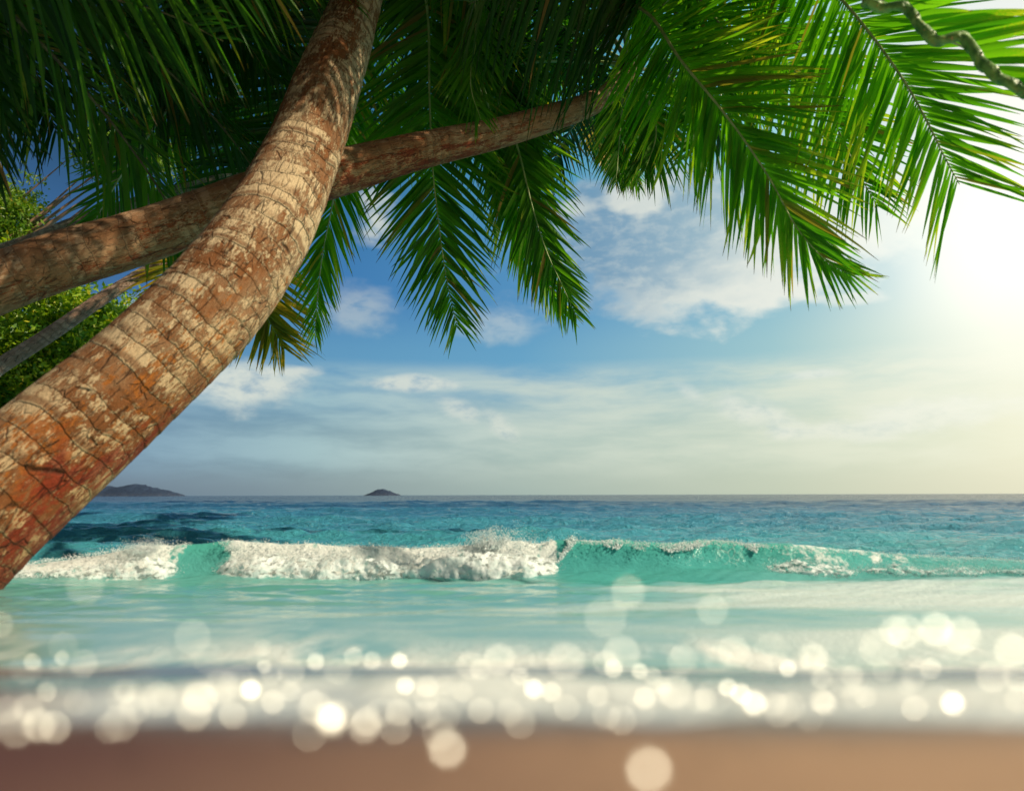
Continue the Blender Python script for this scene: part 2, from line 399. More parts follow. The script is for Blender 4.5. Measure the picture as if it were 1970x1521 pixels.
tag(sand, 'smooth reddish tan wet sand of the beach', None, None, 'structure')

# ------------------------------------------------------------------ sea
NR = 900
yr = np.concatenate([np.linspace(.30, 3.0, 190), np.linspace(3.012, 8.0, 420), np.geomspace(8.02, 60, 330), np.geomspace(62, 4200, 90)])
uu = np.concatenate([np.linspace(-7, -1.0, 50), np.linspace(-.985, 1.0, 760), np.linspace(1.03, 7, 50)])
Yg, U = np.meshgrid(yr, uu, indexing='ij'); Xg = (Yg+.9)*U
px_of = lambda x, y: PW/2+x/y*FPX                # only to place the features of the wave along the shore
WAVE_Y = 5.6
rng = np.random.default_rng(4)
def sea_waves(X, Y):
    h = np.zeros_like(X); spacing = np.gradient(yr)[:, None] if X.shape[0] == len(yr) else .05
    for k in range(64):
        lam = .16*1.085**k*(1+.1*rng.uniform()); ang = rng.normal(0, .36); kx, ky = math.sin(ang), math.cos(ang)
        amp = .0052*lam**.95*(1.0 if lam < 6 else .35)*(2.7 if lam < .7 else (1.2 if lam < 1.5 else .7))
        att = np.clip((lam/np.maximum(spacing, 1e-6)-2.5)/3, 0, 1)
        ph = rng.uniform(0, 6.28); cx = 2.2*fbm2(X/(lam*4), Y/(lam*4), 100+k, 2)
        s_ = np.sin((kx*X+ky*Y)*6.283/lam+ph+cx)
        h += amp*att*(1-np.abs(s_)**1.25*1.0-.45)*1.25 if k % 2 else amp*att*s_
    return h
H = sea_waves(Xg, Yg)*sstep(Yg, 2.4, 7.5)*(1+.9*sstep(Yg, 6.5, 12))
def wave_centre(X): return WAVE_Y+.10*smooth_noise1(X*.55, 21)+.05*smooth_noise1(X*1.7, 22)+.05*X*0
def wave_height(X):
    px = PW/2+X/WAVE_Y*FPX
    pts = [(-400,.03),(0,.06),(120,.09),(220,.14),(300,.20),(380,.20),(450,.245),(600,.215),(800,.185),(900,.21),(1000,.23),(1060,.235),(1200,.235),(1400,.225),(1500,.19),(1650,.145),(1800,.11),(1950,.07),(2400,.05)]
    return np.interp(px, [p[0] for p in pts], [p[1] for p in pts])*(1+.06*smooth_noise1(X*5, 31)+.03*smooth_noise1(X*14, 32))
wc = wave_centre(Xg); wh = wave_height(Xg); dyw = Yg-wc
front = np.exp(-np.abs(np.minimum(dyw, 0)/np.interp(wh, [.05, .2], [.26, .115]))**2.4); back = np.exp(-(np.maximum(dyw, 0)/.55)**1.3)
prof = np.where(dyw < 0, front, back)
trough = -.03*sstep(wh, .08, .2)*np.exp(-((dyw+.42)/.25)**2)
H = H*(1-.75*prof) + wh*prof + trough
# second low swell behind
for (yc, hh, wd, sd) in [(7.4, .030, .22, 41), (9.2, .040, .32, 43), (12.5, .045, .4, 44), (17, .05, .6, 45)]:
    c0 = yc+.5*smooth_noise1(Xg*.35, sd); e = np.clip(smooth_noise1(Xg*.45+7, sd+10)*.9+.35, 0, 1)
    d_ = Yg-c0; H += hh*e*np.where(d_ < 0, np.exp(-(d_/(wd*.45))**2), np.exp(-(np.abs(d_)/wd)**1.4))
# the last sheet of water running up the sand
edge_y = .57+.035*smooth_noise1(Xg*9, 56)+.06*smooth_noise1(Xg*1.6, 51)+.03*smooth_noise1(Xg*5, 52)
gh = ground_h(Xg, Yg)
film = gh+.0015+.0125*sstep(Yg, edge_y, edge_y+.22)+.012*fbm2(Xg*3.5, Yg*9, 61, 3)*sstep(Yg, .8, 1.6)
film = film+.010*np.exp(-((Yg-1.95-.15*smooth_noise1(Xg*1.2, 53))/.12)**2)+.012*np.exp(-((Yg-1.15-.08*smooth_noise1(Xg*1.9, 54))/.06)**2)
film = np.where(Yg < edge_y, gh+.0015-.16*(edge_y-Yg), film)
Hs = H*sstep(Yg, 2.4, 3.6); kk = .022
H = np.where(Yg < 4.6, np.where(Yg < edge_y, film, kk*np.logaddexp(Hs/kk, np.maximum(film, -.3)/kk)), H)
# foam cover and colour (white water is really white; depth and sand make the blues)
pxw = PW/2+Xg/WAVE_Y*FPX
def bumpx(px, a, b, s=25): return sstep(px, a-s, a+s)*(1-sstep(px, b-s, b+s))
foam_on = np.clip(bumpx(pxw, -3000, 375)+bumpx(pxw, 452, 1068, 18)+bumpx(pxw, 1440, 1860, 60)*.55+bumpx(pxw, 1860, 6000, 80)*.25, 0, 1)
fn = fbm2(Xg*9, Yg*9, 71, 4, .6)
foam = foam_on*np.exp(-(np.clip(dyw+.06, None, 0)/.26)**2)*np.exp(-(np.clip(dyw, 0, None)/.022)**2)*(.75+.5*fn)
lipw = bumpx(pxw, 1085, 1450)*np.exp(-((dyw-.01)/.022)**2)
foam = np.maximum(foam, lipw*np.clip(.55+fn*1.6, 0, 1))
streak = fbm2(Xg*.45+3, Yg*1.7, 81, 4, .5)
slick = sstep(streak+.55*sstep(Xg/np.maximum(Yg, .5), -.15, .6), .05, .80)*sstep(Yg, 1.5, 3.0)*(1-sstep(Yg, 5.15, 5.5))
foam = np.maximum(foam, .60*slick)
fbig = fbm2(Xg*3.4, Yg*1.8, 91, 4, .6)*1.25; xb = sstep(Xg/np.maximum(Yg, .3), -.2, .7)
b1 = 1.95+.2*smooth_noise1(Xg*1.2, 53); b2 = .93+.08*smooth_noise1(Xg*1.9, 54)
w1 = np.where(Yg > b1+.2, np.exp(-((Yg-b1-.2)/.75)**2), np.exp(-((Yg-b1-.2)/.50)**2)); w2c = edge_y+.21+.10*smooth_noise1(Xg*2.3, 54)+.20*fbig; w2 = np.exp(-((Yg-w2c)/np.where(Yg < w2c, .24, .17))**2); w3 = np.exp(-((Yg-edge_y-.02)/.05)**2)
foam = np.maximum(foam, np.clip(w1*(.60+1.5*fbig+.34*xb), 0, .97)*(1-sstep(Yg, 3.4, 4.8)))
foam = np.maximum(foam, np.clip(w2*(.70+1.7*fbig+.22*xb), 0, .97)); foam = np.maximum(foam, .5*w3*np.clip(.7+fbig, 0, 1))
film_mask = .85*(1-sstep(Yg, .9+.5*fbig, 2.7+.8*fbig))
wm, t, out = mat('sea_water')
fo = t.attr('foam').outputs['Fac']; fl = t.attr('film').outputs['Fac']; face = t.attr('face').outputs['Fac']
g = t.new('ShaderNodeTexCoord').outputs['Object']; gx, gy, gz = t.sep(g)
ly = t.m('LOGARITHM', t.m('MAXIMUM', gy, .5), 10.0)
patch = t.noise(t.comb(t.mul(gx, .16), t.mul(gy, .30)), 1.0, 4, .55)
lyv = t.add(ly, t.mul(t.sub(patch, .5), .45))
col = t.ramp(t.m('DIVIDE', lyv, 2.2), [(.0, (.28,.42,.41,1)), (.22, (.25,.47,.45,1)), (.34, (.085,.40,.38,1)), (.42, (.070,.36,.45,1)), (.54, (.058,.28,.42,1)), (.68, (.036,.16,.30,1)), (.85, (.016,.055,.13,1)), (1.0, (.014,.034,.095,1))])
col = t.mix(face, col, (.085, .46, .40, 1))
col = t.mix(fl, col, t.mix(t.smooth(patch, .3, .7), (.10, .10, .19, 1), (.15, .14, .20, 1)))
fnz = t.noise(t.comb(gx, t.mul(gy, 1.0), gz), 26, 5, .65); fvor = t.vor(t.vm('ADD', g, t.vm('MULTIPLY', t.noise(g, 8, 2, .5, 0, 1), (.1, .1, .1))), 13, 'DISTANCE_TO_EDGE')
sharp = t.smooth(gy, 4.9, 5.4)
fm_hard = t.smooth(t.add(fo, t.mul(t.sub(fnz, .5), .7)), .38, .60)
fm = t.mix(sharp, fo, fm_hard)
fm = t.sep(fm)[0]
# lacy foam left on the back of the wave and small whitecaps
lace = t.mul(t.smooth(fvor, .0, .05, 1, 0), t.smooth(t.noise(t.comb(gx, t.mul(gy, .8)), 1.6, 4, .6), .56, .68))
lace = t.mul(lace, t.mul(t.smooth(gy, 5.2, 5.7), t.smooth(gy, 6.4, 9.0, .55, 0)))
fm = t.m('MAXIMUM', fm, lace)
# bump: ripples whose size grows with distance so far water still reads as waves
def rip(sx, sy, det): return t.noise(t.comb(t.mul(gx, sx), t.mul(gy, sy), 0.0), 1.0, det, .62, .4)
near = t.smooth(gy, 4.5, 7.0)
r1 = t.mul(rip(9, 19, 5), t.mul(near, .060)); r2 = t.mul(rip(3.2, 7.5, 5), t.mul(t.smooth(gy, 7, 14), .17))
r3 = t.mul(rip(1.1, 3.0, 5), t.mul(t.smooth(gy, 16, 36), .50)); r4 = t.mul(rip(.25, .9, 5), t.mul(t.smooth(gy, 55, 130), 2.2))
hgt = t.add(t.add(r1, r2), t.add(r3, r4))
nrm = t.bump(hgt, .85, 1.0)
wb = principled(t, None, Base_Color=col, Roughness=.13, IOR=1.33, Normal=nrm, Specular_IOR_Level=.5)
fb = principled(t, None, Base_Color=(.90, .92, .90, 1), Roughness=.8, Normal=t.bump(t.add(fnz, fo), .5, .03))
mx = t.new('ShaderNodeMixShader'); t.put(mx.inputs[0], fm); t.l.new(wb.outputs[0], mx.inputs[1]); t.l.new(fb.outputs[0], mx.inputs[2]); t.l.new(mx.outputs[0], out.inputs[0])
sea = mesh_obj('water', np.stack([Xg, Yg, H], -1).reshape(-1, 3), gridfaces(*Xg.shape)[:, ::-1], wm)
sea.data.flip_normals() if sea.data.polygons[0].normal.z < 0 else None
fattr(sea, 'foam', foam); fattr(sea, 'film', film_mask)
fattr(sea, 'face', np.clip(prof*np.clip(H/np.maximum(wh, .05), 0, 1), 0, 1)*sstep(wh, .1, .2)*.95)
tag(sea, 'turquoise sea turning deep blue towards the horizon', None, None, 'structure')

# white water rolling down the front of the wave: a lumpy mass, plus spray
def foam_roll(x0px, x1px, hmul, seed, loc_name='wave_foam'):
    xa = (x0px-PW/2)/FPX*WAVE_Y; xb = (x1px-PW/2)/FPX*WAVE_Y
    n = int((xb-xa)/.0075); k = 72; xs = np.linspace(xa, xb, n); th = np.linspace(-.13, 1.08, k)*math.pi
    XX, TH = np.meshgrid(xs, th, indexing='ij')
    endf = np.clip(np.minimum((XX-xa)/.30, (xb-XX)/.30), 0, 1)**.7
    hh = wave_height(XX)*hmul*(.25+.75*endf); c = wave_centre(XX)
    env = .90+.16*smooth_noise1(XX*2.3, seed)+.12*smooth_noise1(XX*6, seed+1)+.05*smooth_noise1(XX*15, seed+4)
    ry = (.20+.05*smooth_noise1(XX*1.8, seed+2)+.02*smooth_noise1(XX*7, seed+5))*(.3+.7*endf); rz = hh*1.02*env
    sn = np.sin(TH); cyy = c-.07; front_ = np.clip(np.cos(TH), 0, 1)
    dirs = norm(np.stack([np.zeros_like(TH), -np.cos(TH), np.sin(TH)+.25], -1))
    base = np.stack([XX, cyy-np.cos(TH)*ry*(1+.25*front_**3), np.sign(sn)*np.abs(sn)**.85*rz], -1).reshape(-1, 3)
    nd = dirs.reshape(-1, 3); d = np.empty(len(base))
    for i, p in enumerate(base):
        q = Vector((p[0]*5.5, p[1]*5.5, p[2]*6.5+seed)); a = mnoise.noise(q)
        b = abs(mnoise.noise(q*2.3)); c_ = abs(mnoise.noise(q*5.1)); e = mnoise.noise(q*11); f_ = mnoise.noise(q*23); d[i] = .026*a+.030*(b-.2)+.012*(c_-.2)-.010
    base = base+nd*d[:, None]*(.25+.75*endf.reshape(-1, 1))
    return base, gridfaces(n, k)
fm_, t, out = mat('white_foam')
g = t.new('ShaderNodeTexCoord').outputs['Object']
nz = t.noise(g, 60, 5, .65); nb = t.noise(g, 13, 4, .6)
fbs = principled(t, None, Base_Color=t.mix(t.smooth(nb, .36, .66), (.82, .92, .93, 1), (.93, .97, 1.0, 1)), Roughness=.75, Normal=t.bump(nz, .3, .012), Specular_IOR_Level=.2)
tr = t.new('ShaderNodeBsdfTranslucent'); tr.inputs[0].default_value = (.9, .9, .82, 1)
mx = t.new('ShaderNodeMixShader'); mx.inputs[0].default_value = .14; t.l.new(fbs.outputs[0], mx.inputs[1]); t.l.new(tr.outputs[0], mx.inputs[2])
hole = t.attr('torn').outputs['Fac']; gap = t.noise(t.vm('MULTIPLY', g, (1, 1, 1.6)), 15, 7, .72, .6)
hf = t.mul(t.smooth(t.add(gap, t.mul(hole, .22)), .555, .60), .92)
hid = t.new('ShaderNodeBsdfTransparent'); m2 = t.new('ShaderNodeMixShader'); t.put(m2.inputs[0], hf); t.l.new(mx.outputs[0], m2.inputs[1]); t.l.new(hid.outputs[0], m2.inputs[2]); t.l.new(m2.outputs[0], out.inputs[0])
M['foam'] = fm_
allv, allf, off = [], [], 0
for args in [(-260, 300, .66, 3), (215, 385, 1.04, 17), (446, 1078, .88, 29), (1435, 1640, .46, 43), (1600, 1880, .42, 51), (1840, 2080, .36, 57)]:
    v, f = foam_roll(*args); allv.append(v); allf.append(f+off); off += len(v)
AV0 = np.vstack(allv); AV = AV0; AV = np.vstack([AV, AV, AV]); pick = RNG.uniform(size=len(AV)) < .22
froth_c = AV[pick]+RNG.normal(0, 1, (pick.sum(), 3))*np.array([.020, .018, .015])+np.array([0, -.012, .005]); froth_r = RNG.uniform(.0010, .0032, pick.sum())
wf = mesh_obj('wave_foam', np.vstack(allv), np.vstack(allf), M['foam'])
zr = AV0[:, 2]/np.maximum(wave_height(AV0[:, 0]), .05); pxv = PW/2+AV0[:, 0]/WAVE_Y*FPX
fattr(wf, 'torn', .95*sstep(zr, .35, 1.0)+.5*sstep(pxv, 1420, 1560)+.25*smooth_noise1(AV0[:, 0]*2.1, 88)+.15)
tag(wf, 'lumpy white foam rolling down the front of the breaking wave', 'foam', None, 'stuff')

octv = np.array([(1,0,0),(-1,0,0),(0,1,0),(0,-1,0),(0,0,1),(0,0,-1)], float)
octf = np.array([(0,2,4),(2,1,4),(1,3,4),(3,0,4),(2,0,5),(1,2,5),(3,1,5),(0,3,5)])
def drops(c, r):
    n = len(c); v = c[:, None, :]+octv[None]*r[:, None, None]*RNG.uniform(.7, 1.3, (n, 6, 1))
    return v.reshape(-1, 3), (octf[None]+(np.arange(n)*6)[:, None, None]).reshape(-1, 3)
cs, rs = [froth_c], [froth_r]
def spray(px, n, sx, up, dpx=0, rmin=.0012, rmax=.005, lean=0.0, base=.8):
    x0 = (px-PW/2)/FPX*WAVE_Y
    k = int(n); a = RNG.normal(0, .5, k); q = RNG.uniform(0, 1, k)**1.8
    jets = RNG.uniform(-1, 1, 9); ja = jets[RNG.integers(0, 9, k)]+RNG.normal(0, .10, k)
    x = x0+ja*sx*(.35+q)+lean*q; z = wave_height(x)*base+q*up*(1-.35*np.abs(ja))+RNG.normal(0, .008, k)
    y = wave_centre(x)-.08+RNG.normal(0, .05, k)
    cs.append(np.stack([x, y, z], 1)); rs.append(RNG.uniform(rmin, rmax, k)*(1-.5*q))
spray(315, 2200, .24, .11); spray(300, 500, .28, .15); spray(950, 3600, .26, .17, rmax=.0075); spray(985, 900, .22, .22, rmax=.0045); spray(470, 500, .12, .06)
spray(1075, 260, .03, .03, base=.55); spray(1092, 420, .07, .07, lean=.07, base=.9)
for px in range(1120, 1460, 12): spray(px, 70, .05, .030*RNG.uniform(.3, 1.6), rmax=.006, base=.93)
spray(1220, 260, .10, .05); spray(1330, 220, .06, .05, lean=.05); spray(1300, 160, .06, .04)
for px in range(-40, 1066, 11):
    if 378 < px < 440: continue
    spray(px, 46, .05, .028*RNG.uniform(.3, 1.7), rmax=.006, base=.98)
for px in range(1450, 1960, 14): spray(px, 40, .06, .022*RNG.uniform(.3, 1.6), rmax=.005, base=.90)
xx = (RNG.uniform(1065, 1100, 500)-PW/2)/FPX*WAVE_Y                  # the torn edge of the glassy face
q = (xx-xx.min())/(xx.max()-xx.min())
cs.append(np.stack([xx+RNG.normal(0, .01, 500), wave_centre(xx)-.13+.08*q, .03+q*.21+RNG.normal(0, .015, 500)], 1)); rs.append(RNG.uniform(.003, .012, 500))
xx = (RNG.uniform(1090, 1450, 1500)-PW/2)/FPX*WAVE_Y                 # lip foam spilling over the face in tongues
ton = np.clip(smooth_noise1(xx*7, 77)+.35, 0, 1); q = RNG.uniform(0, 1, 1500)
cs.append(np.stack([xx-.05*q, wave_centre(xx)-.02-.09*q*ton, wave_height(xx)*(.99-.30*q*ton)], 1)); rs.append(RNG.uniform(.003, .010, 1500)*(.4+ton))
sv, sf = drops(np.vstack(cs), np.concatenate(rs))
sp = mesh_obj('sea_spray', sv, sf, M['foam']); tag(sp, 'white spray thrown up along the crest of the wave', 'spray', None, 'stuff')

# ------------------------------------------------------------------ islands on the horizon
def island(name, prof_px, dist, label, depthm):
    a = np.array(prof_px, float); hor = 952.5
    xs = np.linspace(a[0, 0], a[-1, 0], 150); hs = np.interp(xs, a[:, 0], hor-a[:, 1])/FPX*dist
    X0 = (xs-PW/2)/FPX*dist; nv = 26; vs = []
    for i in range(len(xs)):
        for j in range(nv):
            s = j/(nv-1)*2-1; z = hs[i]*(1-abs(s)**1.6)-.6
            nz = mnoise.fractal(Vector((X0[i]*.13, s*6, z*.3)), .7, 2, 6)
            vs.append((X0[i]+3*nz*(1-abs(s)), dist+s*depthm*(.25+.75*min(1, hs[i]/6)), z+hs[i]*.10*nz*(1-abs(s))))
    m, t, out = mat(name+'_rock'); g = t.new('ShaderNodeTexCoord').outputs['Object']; gx, gy, gz = t.sep(g)
    c = t.mix(t.smooth(t.noise(g, .35, 6, .7), .4, .6), (.010, .022, .060, 1), (.022, .045, .095, 1))  # blue of the distant haze put into the base colour
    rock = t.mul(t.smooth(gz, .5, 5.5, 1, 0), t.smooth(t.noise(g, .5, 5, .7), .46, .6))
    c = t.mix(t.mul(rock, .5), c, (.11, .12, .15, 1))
    principled(t, out, Base_Color=c, Roughness=.9)
    return tag(mesh_obj(name, vs, gridfaces(150, nv), m), label, 'island', None, 'structure')
island('island', [(60,952),(110,948),(150,942),(185,937),(210,932),(232,935),(250,931),(268,929),(285,932),(310,938),(330,942),(345,947),(360,952.5)], 900, 'long low dark island at the left end of the horizon', 45)
island('island', [(700,952.5),(710,949),(720,944),(728,940),(738,939.5),(748,942),(758,946),(768,950),(776,952.5)], 980, 'small humped island standing alone on the horizon', 25)

# ------------------------------------------------------------------ palm parts
def trunk_mesh(name, ctrl, material, parent, ringp, seglen=.02, nang=56, lip=.035, orange=None, lump=.02, seed=1, loc=None):
    """ctrl rows: photo x, photo y, metres out to sea, visible width in photo pixels"""
    rows = []
    for (px, py, d, wpx) in ctrl:
        p = P(px, py, d); rows.append((*p, .5*wpx/FPX*float((p-np.array([0, 0, CAMZ]))@(-CM[:, 2]))*.97))
    L0 = sum(np.linalg.norm(np.array(rows[i+1][:3])-np.array(rows[i][:3])) for i in range(len(rows)-1))
    n = int(L0/seglen); s, u = spline(rows, n)
    p = s[:, :3]; r = s[:, 3]; Tn = norm(np.gradient(p, axis=0))
    back = np.array([0, 1.0, 0.0]); e1 = norm(back-Tn*(Tn@back)[:, None]); e2 = np.cross(Tn, e1)
    a = np.linspace(0, 2*math.pi, nang+1); A, V = np.meshgrid(a, u)
    wob = .25*ringp*(np.sin(A+1.3*V)+.6*np.sin(2*A-2.1*V))*.6
    wob = wob+.5*ringp*smooth_noise1(V/(ringp*2.6), seed+40)+.12*ringp*fbm2(np.cos(A)*1.5+3, V*2.2, seed+44, 3)*4
    ph = ((V+wob)/ringp) % 1.0; band = np.floor((V+wob)/ringp)
    rb = np.random.default_rng(seed).uniform(-1, 1, 4000)[(band.astype(int)) % 4000]
    disp = 1+lip*np.interp(V/u[-1], [0, .35, .6, 1], [.45, .6, 1, 1])*(.15+1.1*np.abs(rb))*(sstep(ph, 0, .10)*(1-.75*ph)-.25)
    disp = disp+lump*(fbm2(np.cos(A)*1.2+5, V*1.3, seed+3, 3)+fbm2(np.sin(A)*1.2+9, V*1.3, seed+5, 3))+lump*.3*fbm2(A/(2*math.pi)*8 % 8, V*7, seed+8, 3)*np.sin(A/2)
    RR = r[:, None]*disp
    pos = p[:, None, :]+RR[..., None]*(np.cos(A)[..., None]*e1[:, None, :]+np.sin(A)[..., None]*e2[:, None, :])
    o = mesh_obj(name, pos.reshape(-1, 3), gridfaces(n, nang+1), material, parent, loc=loc)
    circ = A*r.mean()
    vattr(o, 'bark_uv', np.stack([circ, V+wob, A], -1))
    under = -(np.cos(A)[..., None]*e1[:, None, :]+np.sin(A)[..., None]*e2[:, None, :])[..., 2]
    om = np.interp(V/u[-1], *orange)+.38*under if orange is not None else .3+.3*under
    fattr(o, 'orange', om)
    return o, p, r, u

def frond(parent, pts, mats=('leaf', 'rachis'), leaf=1.0, nleaf=72, wid=.042, ang=(68, 38), droop=.25, face=None, roll=0.0, sides=(1, -1),
          bare=.12, rw=.022, seed=0, fold=.35, curl=.15, tipk=.28, pix=True, loc=None, stretch=(1, 1), jit=1.0, forward=0.0):
    """one feather-shaped palm leaf: a tapering stalk (sub-part) and leaflets along both sides"""
    rg = np.random.default_rng(seed+1000)
    rows = [P(*q) for q in pts] if pix else [np.array(q) for q in pts]
    n = 60; s, u = spline(rows, n); Tn = norm(np.gradient(s, axis=0)); L = u[-1]
    if face is None: N = norm(np.array([0, 0, CAMZ])-s)
    else: N = np.tile(norm(np.array(face, float)), (n, 1))
    side = norm(np.cross(Tn, N)); up = norm(np.cross(side, Tn))
    if roll: c, s_ = math.cos(R(roll)), math.sin(R(roll)); side, up = side*c+up*s_, up*c-side*s_
    V, F, AT = [], [], []
    ns = 7; off = 0; sarr = np.linspace(0, 1, ns)
    wprof = np.interp(sarr, [0, .12, .35, .65, .88, 1], [.45, .95, 1.0, .72, .34, .04])
    for sd, st in zip((1, -1), stretch):
        if sd not in sides: continue
        f = bare+(1-bare)*(np.arange(nleaf)+rg.uniform(-.18, .18, nleaf)*jit)/nleaf
        f = np.clip(f, 0, 1)
        idx = f*(n-1); i0 = np.clip(idx.astype(int), 0, n-2); fr = (idx-i0)[:, None]
        b = s[i0]*(1-fr)+s[i0+1]*fr; tt = norm(Tn[i0]*(1-fr)+Tn[i0+1]*fr); sv = norm(side[i0]*(1-fr)+side[i0+1]*fr)*sd; uv = norm(up[i0]*(1-fr)+up[i0+1]*fr)
        a = R(ang[0])+(R(ang[1])-R(ang[0]))*f**1.3+R(4.5)*rg.normal(size=nleaf)*jit
        lp = np.interp(f, [bare, bare+.1, .35, .6, .8, .92, 1.0], [.45, .80, 1.0, .90, .66, .44, tipk])
        ll = leaf*st*lp*(1+.06*rg.normal(size=nleaf)*jit)
        brk = rg.uniform(size=nleaf) < .09*jit; ll = np.where(brk, ll*rg.uniform(.3, .8, nleaf), ll)
        lift = R(10)*rg.normal(size=nleaf)*jit*.6
        d = norm(tt*np.cos(a)[:, None]+sv*np.sin(a)[:, None]+uv*np.sin(lift)[:, None])
        dr = droop*(1+.30*rg.normal(size=nleaf)*jit)
        ss = sarr[None, :, None]; cu = curl*rg.normal(size=nleaf)*jit
        pos = b[:, None, :]+ll[:, None, None]*(d[:, None, :]*ss+np.array([0, 0, -1.0])*(dr[:, None, None]*ss**2.2)+tt[:, None, :]*(cu[:, None, None]*ss**2.5)*.5+uv[:, None, :]*(cu[::-1][:, None, None]*ss**2)*.3)
        # keep leaflet length
        ld = norm(np.gradient(pos, axis=1))
        wv = norm(tt[:, None, :]-ld*np.sum(tt[:, None, :]*ld, -1, keepdims=True)); nv = np.cross(ld, wv)
        tw = (R(22)*rg.normal(size=nleaf)*jit)[:, None, None]*(.3+ss); wv2 = wv*np.cos(tw)+nv*np.sin(tw); nv2 = nv*np.cos(tw)-wv*np.sin(tw)
        ww = wid*(.85+.3*rg.uniform(size=nleaf))*np.interp(f, [0, .2, .8, 1], [.8, 1, .85, .45])
        hw = ww[:, None, None]*.5*wprof[None, :, None]
        Lf = pos-wv2*hw+nv2*hw*fold; Rt = pos+wv2*hw+nv2*hw*fold
        v = np.stack([Lf, pos, Rt], 2)                              # leaf, station, 3
        V.append(v.reshape(-1, 3))
        q = np.arange(nleaf)[:, None, None]*(ns*3)+np.arange(ns-1)[None, :, None]*3+np.arange(2)[None, None, :]+off
        F.append(np.stack([q, q+1, q+4, q+3], -1).reshape(-1, 4)); off += nleaf*ns*3
        rr = rg.uniform(size=nleaf)
        AT.append(np.stack([np.broadcast_to(rr[:, None, None], (nleaf, ns, 3)), np.broadcast_to(sarr[None, :, None], (nleaf, ns, 3)), np.broadcast_to(np.array([-1., 0, 1.])[None, None], (nleaf, ns, 3))], -1).reshape(-1, 3))
    V = np.vstack(V); F = np.vstack(F); AT = np.vstack(AT)
    o = mesh_obj('frond', V, F, M[mats[0]], parent, loc=loc)
    fattr(o, 'leaf_rnd', AT[:, 0]); fattr(o, 'leaf_s', AT[:, 1]); fattr(o, 'leaf_w', AT[:, 2])
    rad = rw*np.interp(np.linspace(0, 1, n), [0, .1, .5, .9, 1], [1.7, 1.15, .75, .32, .12]); k = 8
    a = np.linspace(0, 2*math.pi, k+1); A = np.tile(a, (n, 1))
    pos = s[:, None, :]+rad[:, None, None]*(np.cos(A)[..., None]*side[:, None, :]+.8*np.sin(A)[..., None]*up[:, None, :])
    rc = mesh_obj('stalk', pos.reshape(-1, 3), gridfaces(n, k+1), M[mats[1]], o, loc=loc)
    return o

def auto_pts(crown, azd, el0, length, bend):
    """an arching stalk that leaves the crown and bends down under its weight"""
    p = np.array(crown, float); out_ = [p.copy()]; e = R(el0); n = 9
    for i in range(n):
        st = length/n; p = p+st*np.array([math.sin(R(azd))*math.cos(e), math.cos(R(azd))*math.cos(e), math.sin(e)]); out_.append(p.copy()); e -= R(bend)/n*(.6+.8*i/n)
    return out_
def crown_sheath(parent, c, size, loc, seed):
    rg = np.random.default_rng(seed); V = []; n, k = 14, 16
    for i in range(n):
        for j in range(k+1):
            a = j/k*2*math.pi; zz = i/(n-1); r_ = size*(.55+.55*math.sin(zz*math.pi*.9))*(1+.22*math.sin(a*5+zz*9)+.1*rg.normal()*(0 < j < k))
            V.append((c[0]+r_*math.cos(a), c[1]+r_*math.sin(a), c[2]+(zz-.6)*size*3))
    return mesh_obj('crown_base', V, gridfaces(n, k+1), M['sheath'], parent, loc=loc)

def palm(label, base):
    e = empty('palm_tree', base); tag(e, label, 'palm tree', 'palm trees leaning over the beach'); return e

# ---- palm A: the big scarred trunk that crosses the left of the picture
A_ctrl = [(-330,1290,4.30,330),(-190,1130,4.35,292),(-60,1005,4.45,262),(77,887,4.65,240),(272,718,5.0,213),(405,588,5.3,200),(490,475,5.6,180),(545,382,5.9,158),(590,275,6.2,140),(643,130,6.6,119),(682,17,6.95,95),(715,-110,7.3,84),(735,-240,7.6,74)]
baseA = tuple(P(-330, 1290, 4.30)); palmA = palm('thick scarred palm trunk with orange lichen crossing the left side from the lower left corner', baseA)
trunk_mesh('trunk', A_ctrl, M['bark_near'], palmA, .15, orange=([0, .12, .30, .42, .55, 1.0], [1.0, .90, .52, .25, .0, -.2]), seed=3, loc=baseA, lip=.042, lump=.026, nang=96, seglen=.013)
cA = P(740, -245, 7.7)
crown_sheath(palmA, cA, .28, baseA, 1)
# ---- palm B: the long trunk that leans out level over the water
B_ctrl = [(-420,690,5.6,170),(-260,640,5.8,150),(-120,590,6.0,128),(0,545,6.2,113),(130,497,6.4,112),(250,462,6.6,106),(380,417,6.8,98),(500,375,7.05,96),(650,332,7.4,88),(740,307,7.6,77),(850,280,7.85,67),(950,258,8.1,59),(1050,230,8.35,52),(1130,203,8.6,46),(1180,172,8.8,38),(1207,143,9.0,30)]
baseB = tuple(P(-420, 690, 5.6)); palmB = palm('long palm trunk with rusty blotches leaning almost level behind the thick scarred trunk', baseB)
baseBg = np.array(P(-420, 690, 5.6))
def with_root(ctrl_first, spread=.9):
    """the trunk goes on down to the ground outside the picture"""
    px, py, d, wpx = ctrl_first; p = P(px, py, d); return p
trunk_mesh('trunk', B_ctrl, M['bark_long'], palmB, .14, orange=([0, .4, .6, 1], [.35, .5, .72, .3]), seed=9, loc=baseB, lip=.028, lump=.03, nang=72, seglen=.02)
cB = P(1212, 128, 9.1)
crown_sheath(palmB, cB, .13, baseB, 2)
